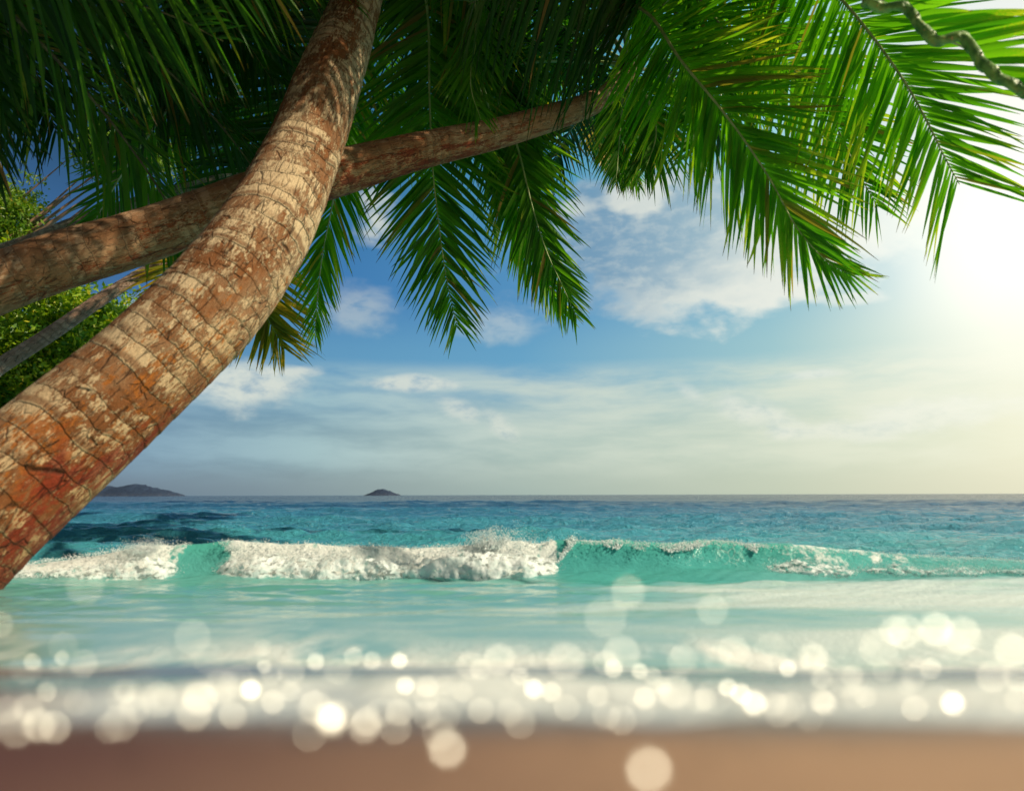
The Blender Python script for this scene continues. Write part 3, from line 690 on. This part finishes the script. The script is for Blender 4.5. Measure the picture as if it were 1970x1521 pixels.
# ---- palm C: slender grey trunk at the far left
C_ctrl = [(-420,930,11.2,38),(-60,742,11.6,33),(0,704,11.8,31),(100,640,12.1,28),(200,572,12.4,25),(300,512,12.7,23),(390,468,13,22),(470,420,13.3,18)]
baseC = tuple(P(-420, 930, 11.2)); palmC = palm('slender grey palm trunk slanting in front of the green tree at the left', baseC)
trunk_mesh('trunk', C_ctrl, M['bark_grey'], palmC, .13, seed=14, loc=baseC, lip=.05, lump=.03, nang=28, seglen=.035)
cC = P(478, 412, 13.4); crown_sheath(palmC, cC, .16, baseC, 3)
# ---- palm D: pale sunlit trunk just above the long one
D_ctrl = [(-80,520,10.0,44),(60,470,10.2,38),(160,430,10.3,36),(230,406,10.4,34),(320,377,10.6,29),(420,345,10.9,22),(520,312,11.2,17),(600,270,11.5,14)]
baseD = tuple(P(-80, 520, 10.0)); palmD = palm('pale sunlit palm trunk showing just above the long level trunk', baseD)
trunk_mesh('trunk', D_ctrl, M['bark_pale'], palmD, .12, seed=15, loc=baseD, lip=.05, lump=.03, nang=28, seglen=.035)
cD = P(606, 262, 11.6)
# ---- palm E: stands left of the picture, its fronds hang into the upper left corner
baseE = tuple(P(-560, 960, 5.2)); palmE = palm('broad dark green fronds hanging into the upper left corner in front of everything', baseE)
E_ctrl = [(-560,1180,5.2,150),(-520,700,5.25,110),(-470,300,5.3,90),(-400,-60,5.3,80),(-330,-260,5.3,72)]
trunk_mesh('trunk', E_ctrl, M['bark_long'], palmE, .16, seed=19, loc=baseE, lip=.03, lump=.03, nang=40, seglen=.05)
cE = P(-325, -270, 5.3); crown_sheath(palmE, cE, .2, baseE, 5)
# ---- palm G: farther palm whose small crown shows under the long trunk
G_ctrl = [(-300,640,12.5,34),(0,548,13,34),(300,445,13.8,32),(600,345,14.6,28),(800,295,15,24),(950,262,15.4,20),(1060,240,15.7,15),(1100,230,15.9,12)]
baseG = tuple(P(-300, 640, 12.5)); palmG = palm('small far palm crown with some yellow fronds under the end of the long level trunk', baseG)
trunk_mesh('trunk', G_ctrl, M['bark_grey'], palmG, .14, seed=23, loc=baseG, nang=24, seglen=.06)
cG = P(1112, 235, 16)

# fronds traced on the photograph and hung at their own distances
F_A = [
 dict(pts=[(740,-230,7.7),(790,-140,8.2),(822,20,8.7),(826,180,9.0),(832,320,9.1),(844,430,9.2),(858,530,9.3),(880,632,9.35)], leaf=1.42, nleaf=112, ang=(66,30), wid=.068, droop=.10, mats=('leaf','rachis'), rw=.020, bare=.15, stretch=(1,1.05)),
 dict(pts=[(740,-230,7.7),(850,-120,8.6),(905,40,9.3),(950,170,9.6),(993,275,9.8),(1022,390,9.9),(1050,480,10),(1082,550,10),(1110,610,10)], leaf=1.32, nleaf=106, ang=(56,24), wid=.066, droop=.10, rw=.026, bare=.2),
 dict(pts=[(740,-230,7.7),(830,-100,8.6),(900,60,9.3),(935,190,9.6),(975,310,10.2),(1000,420,10.3),(1036,510,10.4),(1085,606,10.5)], leaf=1.25, nleaf=84, ang=(54,20), wid=.070, droop=.12, rw=.022, bare=.25, mats=('leaf_bright','rachis')),
 dict(pts=[(740,-230,7.7),(700,-80,9.0),(672,120,10),(655,280,10.3),(640,390,10.4),(622,480,10.5),(612,560,10.6),(605,645,10.6)], leaf=1.3, nleaf=110, ang=(50,22), wid=.055, droop=.06, mats=('leaf_bright','rachis_pale'), rw=.024, bare=.2),
 dict(pts=[(740,-230,7.7),(668,-110,8.4),(632,40,8.9),(585,170,9.1),(530,280,9.2),(480,350,9.3),(440,400,9.3)], leaf=2.0, nleaf=74, ang=(78,34), wid=.075, droop=.02, sides=(1,), mats=('leaf_shaded','rachis_brown'), bare=.2),
 dict(pts=[(740,-230,7.7),(600,-120,8.3),(460,20,8.7),(356,163,9.0),(290,255,9.2),(238,330,9.4),(178,432,9.6)], leaf=1.55, nleaf=86, ang=(60,24), wid=.070, droop=.06, mats=('leaf','rachis_pale'), rw=.034, bare=.15),
 dict(pts=[(740,-230,7.7),(810,-160,7.6),(900,-40,7.6),(915,60,7.6),(905,160,7.6),(925,230,7.6)], leaf=1.0, nleaf=60, ang=(50,22), wid=.050, droop=.15, mats=('leaf','rachis')),
]
for i, f in enumerate(F_A): frond(palmA, loc=baseA, seed=i, **f)
F_C = [
 dict(pts=[(478,412,13.4),(480,450,12.9),(492,530,12.7),(512,605,12.6),(548,672,12.6)], leaf=1.7, nleaf=72, ang=(50,22), wid=.075, droop=.0, mats=('leaf_yellow','rachis'), bare=.05),
 dict(pts=[(478,412,13.4),(440,430,13),(395,470,12.8),(350,505,12.7),(300,560,12.6)], leaf=1.3, nleaf=46, ang=(60,10), wid=.06, droop=.05, sides=(-1, 1), mats=('leaf_yellow','rachis_brown'), bare=.1),
 dict(pts=[(478,412,13.4),(430,400,13.5),(370,420,13.4),(310,470,13.3)], leaf=.9, nleaf=40, ang=(60,20), wid=.06, droop=.2, mats=('leaf','rachis')),
]
for i, f in enumerate(F_C): frond(palmC, loc=baseC, seed=20+i, **f)
F_B = [
 # two great fronds of the right side
 dict(pts=[(1212,128,9.1),(1330,-90,8.2),(1480,-130,7.0),(1600,-20,6.3),(1671,61,6.0),(1736,151,5.8),(1779,225,5.7),(1816,300,5.65),(1846,355,5.6)], leaf=1.80, nleaf=136, ang=(64,36), wid=.058, droop=.06, mats=('leaf_bright','rachis'), rw=.026, bare=.28, tipk=.45, stretch=(1.0,1.0), jit=.8),
 dict(pts=[(1212,128,9.1),(1205,20,8.4),(1250,30,7.6),(1308,114,7.0),(1382,204,6.7),(1431,269,6.6),(1482,346,6.5),(1524,424,6.5),(1558,470,6.5),(1600,510,6.5),(1645,530,6.5)], leaf=1.42, nleaf=146, ang=(64,18), wid=.058, droop=.04, mats=('leaf_bright','rachis'), rw=.022, bare=.16, tipk=.22),
 # the near one in the top right corner, seen against its stalk
 dict(pts=[(1212,128,9.1),(1330,-260,7.5),(1540,-200,5.2),(1660,-30,4.6),(1750,30,4.4),(1805,75,4.3),(1862,92,4.2),(1908,135,4.1),(1975,185,4.0),(2120,270,3.9)], leaf=1.25, nleaf=64, ang=(58,30), wid=.088, droop=.02, mats=('leaf_bright','rachis_pale'), rw=.02, bare=.5, sides=(-1,), jit=.6),
 # leaflets hanging over the end of the trunk
 dict(pts=[(1212,128,9.1),(1310,10,8.4),(1290,-60,7.8),(1190,-80,7.5),(1080,-60,7.3),(980,-30,7.2),(900,10,7.2)], leaf=1.75, nleaf=74, ang=(70,40), wid=.065, droop=.42, mats=('leaf_shaded','rachis_brown'), bare=.2),
 dict(pts=[(1212,128,9.1),(1260,40,8.4),(1310,-20,8.0),(1380,40,7.6),(1400,120,7.4),(1370,230,7.2),(1330,300,7.2)], leaf=1.25, nleaf=70, ang=(60,30), wid=.060, droop=.25, mats=('leaf','rachis')),
 dict(pts=[(1212,128,9.1),(1320,60,8.6),(1420,60,8.3),(1520,130,8.1),(1600,230,8.0),(1650,330,8.0),(1690,400,8.0)], leaf=1.35, nleaf=84, ang=(64,28), wid=.062, droop=.20, mats=('leaf_bright','rachis')),
 dict(pts=[(1212,128,9.1),(1225,150,9.1),(1250,200,9.1),(1262,260,9.1),(1240,330,9.1)], leaf=.9, nleaf=54, ang=(60,20), wid=.05, droop=.3, mats=('leaf','rachis')),
 dict(pts=[(1212,128,9.1),(1200,150,9.4),(1196,210,9.6),(1190,290,9.7),(1185,350,9.7)], leaf=.65, nleaf=54, ang=(60,20), wid=.05, droop=.3, mats=('leaf','rachis')),
 dict(pts=[(1212,128,9.1),(1290,150,10),(1360,220,11),(1420,300,11.6),(1450,370,12)], leaf=.85, nleaf=54, ang=(62,22), wid=.06, droop=.3, mats=('leaf_shaded','rachis_brown')),
]
for i, f in enumerate(F_B): frond(palmB, loc=baseB, seed=40+i, **f)
F_E = [
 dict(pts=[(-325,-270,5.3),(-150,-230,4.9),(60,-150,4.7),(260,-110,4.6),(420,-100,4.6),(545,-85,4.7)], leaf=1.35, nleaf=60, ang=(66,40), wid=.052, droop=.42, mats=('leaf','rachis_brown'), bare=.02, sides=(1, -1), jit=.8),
 dict(pts=[(-325,-270,5.3),(-200,-120,5.0),(-60,-60,4.9),(120,-20,4.9),(300,20,5.0),(430,80,5.1)], leaf=1.15, nleaf=60, ang=(66,34), wid=.055, droop=.35, mats=('leaf_shaded','rachis_brown'), bare=.05),
 dict(pts=[(-325,-270,5.3),(-230,-60,5.3),(-120,60,5.3),(-40,180,5.4),(-20,330,5.5)], leaf=.9, nleaf=60, ang=(60,24), wid=.06, droop=.3, mats=('leaf_shaded','rachis_brown'), bare=.1),
 dict(pts=[(-325,-270,5.3),(-120,-330,6.2),(120,-180,7.0),(300,-60,7.4),(440,40,7.6),(520,150,7.8)], leaf=1.6, nleaf=80, ang=(62,30), wid=.07, droop=.3, mats=('leaf_shaded','rachis_brown')),
 dict(pts=[(-325,-270,5.3),(-200,-200,6.4),(-40,0,7.4),(60,120,7.8),(110,260,8.0)], leaf=1.5, nleaf=70, ang=(62,26), wid=.07, droop=.3, mats=('leaf_shaded','rachis_brown')),
]
for i, f in enumerate(F_E): frond(palmE, loc=baseE, seed=60+i, **f)

def auto(parent, crown, loc, specs, length, leaf, mats, wid=.06, nleaf=56, seed=0):
    for i, (a, e, bd) in enumerate(specs):
        frond(parent, auto_pts(crown, a, e, length*(.9+.2*random.random()), bd), pix=False, leaf=leaf, nleaf=nleaf, ang=(66, 26), wid=wid, droop=.45,
              face=(0.02, .03, 1), mats=mats if isinstance(mats, tuple) else mats[i % len(mats)], bare=.12, rw=.03, loc=loc, seed=seed+i)
dk = [('leaf_shaded', 'rachis_brown'), ('leaf_shaded', 'rachis_brown'), ('leaf', 'rachis_brown')]
# the rest of the crowns, plus added sun-blocking fronds, closing the view above
auto(palmA, cA, baseA, [(-170,52,45),(-125,42,50),(-95,40,100),(-62,10,70),(-35,15,80),(-8,5,60),(12,-10,50),(28,30,110),(55,-5,60),(80,30,90),(110,20,80),(150,45,50),(35,-30,40),(-75,-20,50),(90,45,70),(100,10,45),(120,25,50),(128,45,60),(138,15,45),(146,30,50),(-160,40,60),(105,32,55),(75,50,70),(132,32,40),(152,45,45),(114,12,35),(100,0,35),(112,4,30),(122,8,30),(130,10,28),(138,12,30),(146,14,28),(154,16,30),(90,6,40),(118,18,35),(134,20,35),(112,-14,8),(122,-16,8),(132,-15,8),(140,-13,8),(105,-15,10)], 5.0, 1.25, dk, .07, 66, 100)  # includes unseen fronds added to keep sun off the upper trunk
auto(palmE, cE, baseE, [(20,20,70),(45,30,90),(75,45,40),(-20,20,80),(48,-5,60),(35,-20,50),(150,30,50),(60,50,40),(72,12,45),(85,30,50),(95,15,45),(100,40,60),(115,25,50),(80,50,70),(130,30,60),(88,14,16),(98,4,30),(106,10,35),(92,30,30),(95,-7,8),(104,-8,8),(112,-7,8),(92,4,6)], 4.8, 1.25, dk, .065, 60, 140)  # includes unseen fronds added to block sun from the upper left
auto(palmB, cB, baseB, [(-60,35,60),(-30,40,80),(0,30,60),(-100,30,60),(-130,40,80),(-80,15,60),(-20,12,50),(30,45,70),(-160,35,60),(170,45,60)], 3.6, 1.0, [('leaf_shaded','rachis_brown'),('leaf','rachis')], .055, 60, 170)
auto(palmD, cD, baseD, [(-70,20,90),(-20,30,90),(40,30,80),(80,40,70),(10,50,80),(100,15,70),(-100,30,80)], 3.4, .9, dk, .06, 50, 200)
auto(palmG, cG, baseG, [(70,-20,60),(100,0,90),(130,-10,90),(45,20,110),(-70,10,90),(160,-30,60),(20,40,90),(-20,50,90),(95,40,120),(-110,20,100),(60,60,90)], 2.6, .75, [('leaf','rachis'),('leaf_yellow','rachis'),('leaf','rachis'),('leaf_bright','rachis')], .07, 44, 230)

# the knobbly pale green frond stalk with leaflet bases in the top right corner belongs to the long palm
def knobbly_stalk(parent, loc):
    row = [P(1655,-4,4.2), P(1690,14,4.2), P(1740,14,4.15), P(1768,48,4.12), P(1800,78,4.1), P(1852,72,4.05), P(1880,110,4.0), P(1915,145,3.95), P(1975,180,3.9), P(2060,250,3.8)]
    row = [np.r_[p, 0] for p in row]; s, u = spline(row, 150); s = s[:, :3]; Tn = norm(np.gradient(s, axis=0)); e1 = norm(np.cross(Tn, (0, 1, 0.1))); e2 = np.cross(Tn, e1)
    k = 22; a = np.linspace(0, 2*math.pi, k+1); A, V = np.meshgrid(a, u)
    ph = (V*6+.35*np.sin(A)+.3*smooth_noise1(V*4, 3)) % 1.0
    r = .031*(.72+.55*ph**.7*(1-sstep(ph, .86, 1.0)*.85))*(1+.10*np.sin(A*2+np.floor(V*6)*2.1)+.05*np.sin(5*A+V*9))
    r[:3] *= .3
    pos = s[:, None]+r[..., None]*(np.cos(A)[..., None]*e1[:, None]+np.sin(A)[..., None]*e2[:, None])
    m, t, out = mat('leaflet_base'); g = t.new('ShaderNodeTexCoord').outputs['Object']; nz = t.noise(g, 14, 5, .6)
    c = t.mix(t.smooth(nz, .35, .6), (.06, .17, .02, 1), (.18, .34, .06, 1)); c = t.mix(t.smooth(t.noise(g, 30, 3), .62, .7), c, (.38, .26, .08, 1))
    principled(t, out, Base_Color=c, Roughness=.42, Normal=t.bump(t.noise(g, 55, 4), .4, .008))
    return mesh_obj('leaflet_base_stalk', pos.reshape(-1, 3), gridfaces(150, k+1), m, parent, loc=loc)
fs = knobbly_stalk(palmB, baseB)

# ------------------------------------------------------------------ leafy tree behind, at the left
def leafy_tree(label, lumps, trunk_pts, nleaf, size, seed, cols):
    rg = np.random.default_rng(seed); base = trunk_pts[0]; e = empty('broadleaf_tree', base); tag(e, label, 'tree', 'leafy trees behind the palms')
    s, u = spline([np.r_[p, r] for p, r in trunk_pts_r(trunk_pts)], 30); k = 10; a = np.linspace(0, 2*math.pi, k+1); Tn = norm(np.gradient(s[:, :3], axis=0)); e1 = norm(np.cross(Tn, (0, 1, .1))); e2 = np.cross(Tn, e1)
    pos = s[:, None, :3]+s[:, None, 3:4]*(np.cos(a)[None, :, None]*e1[:, None]+np.sin(a)[None, :, None]*e2[:, None])
    VV = [pos.reshape(-1, 3)]; FF = [gridfaces(30, k+1)]; off = len(VV[0])
    top = s[18, :3]
    for (c, r) in lumps:                                                # limbs from the trunk into each clump
        for q in range(5):
            tgt = c+rg.normal(0, .45, 3)*r; mid = (top+tgt)/2+rg.normal(0, .15, 3)
            ss, _ = spline([np.r_[top, .10], np.r_[mid, .05], np.r_[tgt, .012]], 14); Tn = norm(np.gradient(ss[:, :3], axis=0)); e1 = norm(np.cross(Tn, (0, 1, .1))); e2 = np.cross(Tn, e1)
            a6 = np.linspace(0, 2*math.pi, 6)
            pp = ss[:, None, :3]+ss[:, None, 3:4]*(np.cos(a6)[None, :, None]*e1[:, None]+np.sin(a6)[None, :, None]*e2[:, None])
            VV.append(pp.reshape(-1, 3)); FF.append(gridfaces(14, 6)+off); off += 84
    mesh_obj('trunk', np.vstack(VV), np.vstack(FF), M['bark_grey'], e, loc=base)
    tot = sum(np.prod(r) for _, r in lumps); C = []
    for c, r in lumps:
        nb = max(20, int(nleaf/55*np.prod(r)/tot))
        d = norm(rg.normal(size=(nb, 3))); rad = rg.uniform(.35, 1.0, (nb, 1))**.5
        cl = c+d*rad*r*(1+.22*rg.normal(size=(nb, 1)))
        C.append(cl[:, None]+rg.normal(0, .19, (nb, 55, 3))*np.array([1, 1, .65]))
    C = np.vstack([x.reshape(-1, 3) for x in C]); n = len(C)
    d1 = norm(rg.normal(size=(n, 3))); d2 = norm(np.cross(d1, rg.normal(size=(n, 3)))); L = size*rg.uniform(.6, 1.3, (n, 1))
    v = np.stack([C-d1*L, C-d1*L*.1+d2*L*.42, C+d1*L, C-d1*L*.1-d2*L*.42], 1).reshape(-1, 3)
    m, t, out = mat('tree_leaf'); rn = t.attr('leaf_rnd').outputs['Fac']; g = t.new('ShaderNodeTexCoord').outputs['Object']
    c = t.mix(t.smooth(t.add(t.mul(rn, .5), t.mul(t.noise(g, 1.3, 4, .6), .6)), .3, .75), cols[0], cols[1]); c = t.mix(t.smooth(rn, .93, .97), c, cols[2])
    b = principled(t, None, Base_Color=c, Roughness=.45); tr = t.new('ShaderNodeBsdfTranslucent'); t.put(tr.inputs[0], t.mix(1.0, c, (1.6, 1.6, .6, 1), 'MULTIPLY'))
    mx = t.new('ShaderNodeMixShader'); mx.inputs[0].default_value = .4; t.l.new(b.outputs[0], mx.inputs[1]); t.l.new(tr.outputs[0], mx.inputs[2]); t.l.new(mx.outputs[0], out.inputs[0])
    o = mesh_obj('crown', v, np.arange(n*4).reshape(-1, 4), m, e, smooth=False, loc=base); fattr(o, 'leaf_rnd', np.repeat(rg.uniform(size=n), 4))
    return e
def trunk_pts_r(pts):
    n = len(pts); return [(p, .22*(1-.6*i/(n-1))) for i, p in enumerate(pts)]
gnd = lambda x, y: np.array([x, y, float(ground_h(np.array([[x]]), np.array([[y]]))[0, 0])-.05])
Dt = 15.5
b0 = gnd(-14.2, Dt)
leafy_tree('bushy bright green tree behind the slender grey trunk at the left edge', [(P(60,640,Dt), np.array([2.0,1.5,1.35])), (P(180,625,Dt), np.array([.9,1.1,.75])), (P(-90,760,Dt), np.array([2.0,1.6,1.4])), (P(40,745,Dt-.5), np.array([1.4,1.2,.8])), (P(-150,560,Dt+.5), np.array([2.0,1.4,1.6]))],
           [b0, b0+np.array([.4,0,1.0]), P(-60,760,Dt), P(20,660,Dt)], 84000, .078, 5, [(.07,.19,.008,1),(.32,.46,.02,1),(.55,.48,.03,1)])
b1 = gnd(-18.5, 19.0)
leafy_tree('light green tree top farther back between the dark fronds', [(P(0,440,19), np.array([1.2,1.5,1.2])), (P(-130,470,19), np.array([2.2,1.6,2.0])), (P(300,285,19), np.array([1.0,1.0,.6])), (P(215,300,19.5), np.array([.9,1.0,.7]))],
           [b1, b1+np.array([.5,0,2.0]), P(-120,520,19), P(-20,440,19)], 50000, .075, 6, [(.08,.20,.012,1),(.22,.34,.03,1),(.4,.36,.04,1)])

# ------------------------------------------------------------------ drops of sea water flying in front of the lens, each turned so that it mirrors the sun
m, t, out = mat('bright_water_drop')
principled(t, out, Base_Color=(.9, .92, .8, 1), Roughness=.235, IOR=1.5, Metallic=.0, Specular_IOR_Level=1.0, Coat_Weight=.0)
M['drop'] = m
m, t, out = mat('froth_drop')
principled(t, out, Base_Color=(.93, .90, .74, 1), Roughness=.5); M['froth'] = m
def drop_mesh(flat):
    V = []; F = []; n, k = 7, 14
    for i in range(n):
        th = math.pi*i/(n-1)
        for j in range(k): a = 2*math.pi*j/k; V.append((math.sin(th)*math.cos(a), math.sin(th)*math.sin(a), math.cos(th)*flat))
    for i in range(n-1):
        for j in range(k): F.append((i*k+j, i*k+(j+1) % k, (i+1)*k+(j+1) % k, (i+1)*k+j))
    me = bpy.data.meshes.new('water_drop'); me.from_pydata(V, [], F)
    me.polygons.foreach_set('use_smooth', np.ones(len(me.polygons), bool)); return me
dm = drop_mesh(.06); dm.materials.append(M['drop'])
ndrop = 0
def drop(px, py, dia, r, label, group):
    """dia: size of the soft disc in photo pixels -> how near the lens the drop hangs"""
    A_ = cam_d.lens/1000/cam_d.dof.aperture_fstop
    d = (A_+2*r)*FPX/(dia+(A_/cam_d.dof.focus_distance)*FPX)
    ry = ray(px, py); ry = ry/ry[1]; p = np.array([0, 0, CAMZ])+ry*d/np.linalg.norm(ry)*np.linalg.norm(ry)*1.0
    for _ in range(6):
        gz = float(ground_h(np.array([[p[0]]]), np.array([[p[1]]]))[0, 0])
        if p[2] >= gz+.012: break
        k_ = (CAMZ-(gz+.02))/(CAMZ-p[2]); p = np.array([0, 0, CAMZ])+(p-np.array([0, 0, CAMZ]))*k_
    o = bpy.data.objects.new('water_drop', dm); COL.objects.link(o); o.location = p
    hv = norm(norm(np.array([0, 0, CAMZ])-p)+SUNDIR); o.rotation_euler = Vector(hv).to_track_quat('Z', 'Y').to_euler(); o.scale = (r, r, r)
    tag(o, label, 'water drop', group); return o
G1 = 'glinting drops above the edge of the wash'
L1 = 'large soft pale disc of a glinting drop above the wash'; L2 = 'small bright glinting drop among the foam of the wash'
L3 = 'very bright glinting drop standing out in the row over the wash'
L4 = 'faint pale drop over the smooth turquoise water'
D_list = [
 (163,1127,88,.0030,'single pale drop over the calm water just under the wave at the left',None),
 (370,1225,84,.0034,'pale drop over blue-green water between the left foam burst and the dark wash',None),
 (402,1150,70,.0016,L4,'faint drops over the turquoise water'),(575,1180,75,.0014,L4,'faint drops over the turquoise water'),
 (1208,1138,84,.0036,L4,'faint drops over the turquoise water'),(1165,1186,100,.0032,L4,'faint drops over the turquoise water'),(1370,1172,76,.0038,L4,'faint drops over the turquoise water'),
 (0,1200,62,.0034,'half pale drop cut by the left edge over the turquoise water',None),
 (62,1273,44,.0034,L2,G1),(108,1280,36,.002,L2,G1),(372,1370,78,.0052,L1,G1),(425,1320,80,.0042,L1,G1),(455,1312,74,.0034,L1,G1),(482,1326,46,.0078,L3,G1),
 (560,1292,76,.0046,L1,G1),(607,1272,46,.0062,L3,G1),(650,1290,66,.0030,L1,G1),(680,1262,40,.0046,L2,G1),(715,1270,44,.0056,L2,G1),(768,1270,46,.0070,L3,G1),(780,1318,48,.0062,L3,G1),(822,1320,46,.0040,L2,G1),(855,1318,46,.0034,L2,G1),
 (905,1280,76,.0052,L1,G1),(960,1268,80,.0072,L1,G1),(1026,1324,50,.0080,L3,G1),(1088,1272,86,.0062,L1,G1),(1000,1300,50,.0040,L2,G1),(1060,1330,40,.0040,L2,G1),(1150,1338,48,.0050,L2,G1),
 (1195,1258,80,.0060,L1,G1),(1180,1285,46,.0050,L2,G1),(1230,1290,50,.0056,L2,G1),(1255,1300,46,.0050,L2,G1),(1298,1330,78,.0052,L1,G1),(1240,1342,46,.0046,L2,G1),(1275,1320,44,.0046,L2,G1),
 (1312,1258,44,.0030,L2,G1),(1355,1258,44,.0030,L2,G1),(1410,1252,74,.0044,L1,G1),(1482,1248,76,.0042,L1,G1),(1515,1285,46,.0060,L3,G1),(1400,1322,48,.0066,L3,G1),(1425,1334,50,.0078,L3,G1),(1450,1352,50,.0072,L3,G1),
 (1583,1349,76,.0062,L1,G1),(1580,1305,46,.0038,L2,G1),(1565,1262,42,.0026,L2,G1),(1690,1245,80,.0050,L1,G1),(1740,1215,90,.0062,L1,G1),(1800,1210,90,.0062,L1,G1),(1850,1222,84,.0056,L1,G1),(1720,1212,84,.0050,L1,G1),
 (1910,1300,80,.0060,L1,G1),(1945,1250,84,.0056,L1,G1),(1960,1300,70,.0050,L1,G1),(1832,1352,48,.0070,L3,G1),(1842,1340,70,.0046,L1,G1),(1665,1340,46,.0036,L2,G1),(1745,1320,50,.0034,L2,G1),
 (637,1382,46,.0078,L3,G1),(655,1375,62,.0034,L1,G1),(705,1387,52,.0046,L2,G1),(525,1350,50,.0040,L2,G1),(560,1330,40,.003,L2,G1),(600,1345,44,.003,L2,G1),(890,1330,40,.003,L2,G1),(925,1366,50,.0036,L2,G1),
 (30,1400,92,.0048,L1,G1),(75,1395,88,.0046,L1,G1),(105,1398,70,.0040,L1,G1),(15,1365,60,.003,L1,G1),(150,1350,60,.0028,L1,G1),(240,1340,70,.0026,L1,G1),(310,1345,60,.003,L1,G1),(445,1370,70,.0042,L1,G1),(210,1400,46,.0022,L2,G1),(595,1412,44,.0028,L2,G1),(760,1400,46,.003,L2,G1),(820,1375,44,.003,L2,G1),(980,1370,50,.004,L2,G1),(1000,1390,44,.003,L2,G1),(1090,1360,44,.0034,L2,G1),(1345,1350,44,.003,L2,G1),(1490,1355,46,.0036,L2,G1),(1640,1300,50,.0034,L2,G1),(1700,1290,48,.003,L2,G1),(1790,1285,48,.0036,L2,G1),
 (860,1440,74,.0042,'single pale drop at the meeting of dark wash and sand near the middle',None),(845,1412,60,.0024,L2,G1),
 (1248,1480,74,.0048,'lone pale drop over the tan sand near the bottom edge',None),
]
def ordinal(n):
    ones = ['', 'first', 'second', 'third', 'fourth', 'fifth', 'sixth', 'seventh', 'eighth', 'ninth', 'tenth', 'eleventh', 'twelfth', 'thirteenth', 'fourteenth', 'fifteenth', 'sixteenth', 'seventeenth', 'eighteenth', 'nineteenth']
    if n < 20: return ones[n]
    t_ = {2: 'twent', 3: 'thirt', 4: 'fort', 5: 'fift', 6: 'sixt', 7: 'sevent', 8: 'eight', 9: 'ninet'}[n//10]
    return t_+'ieth' if n % 10 == 0 else t_+'y-'+ones[n % 10]
WORDS = {L1: 'of the large pale discs of glinting drops above the wash', L2: 'of the small faint glinting drops among the wash foam', L3: 'of the small very bright glinting drops above the wash', L4: 'of the faint pale drops over the turquoise water'}
KR = {L1: .62, L2: .76, L3: .80, L4: .80}
rd = np.random.default_rng(77)
for _ in range(64):
    px_ = rd.uniform(-10, 1985); D_list.append((px_, rd.choice([1262, 1300, 1340, 1370])+rd.normal(0, 16)-max(0, px_-1500)*.05, rd.uniform(34, 80), rd.uniform(.0014, .0044), L2 if rd.uniform() < .6 else L1, G1))
D_list.sort(key=lambda a: a[0]); cnt = {}
for (px, py, dia, r, lab, grp) in D_list:
    kr = KR.get(lab, .85)*rd.uniform(.72, 1.1)
    if lab in (L1, L2): dia = dia*rd.uniform(.84, 1.22)
    if lab in WORDS:
        cnt[lab] = cnt.get(lab, 0)+1; k0 = cnt[lab]
        lab = ('leftmost ' if k0 == 1 else ordinal(k0)+' from the left ')+WORDS[lab]
    drop(px, py, dia, r*kr, lab, grp)
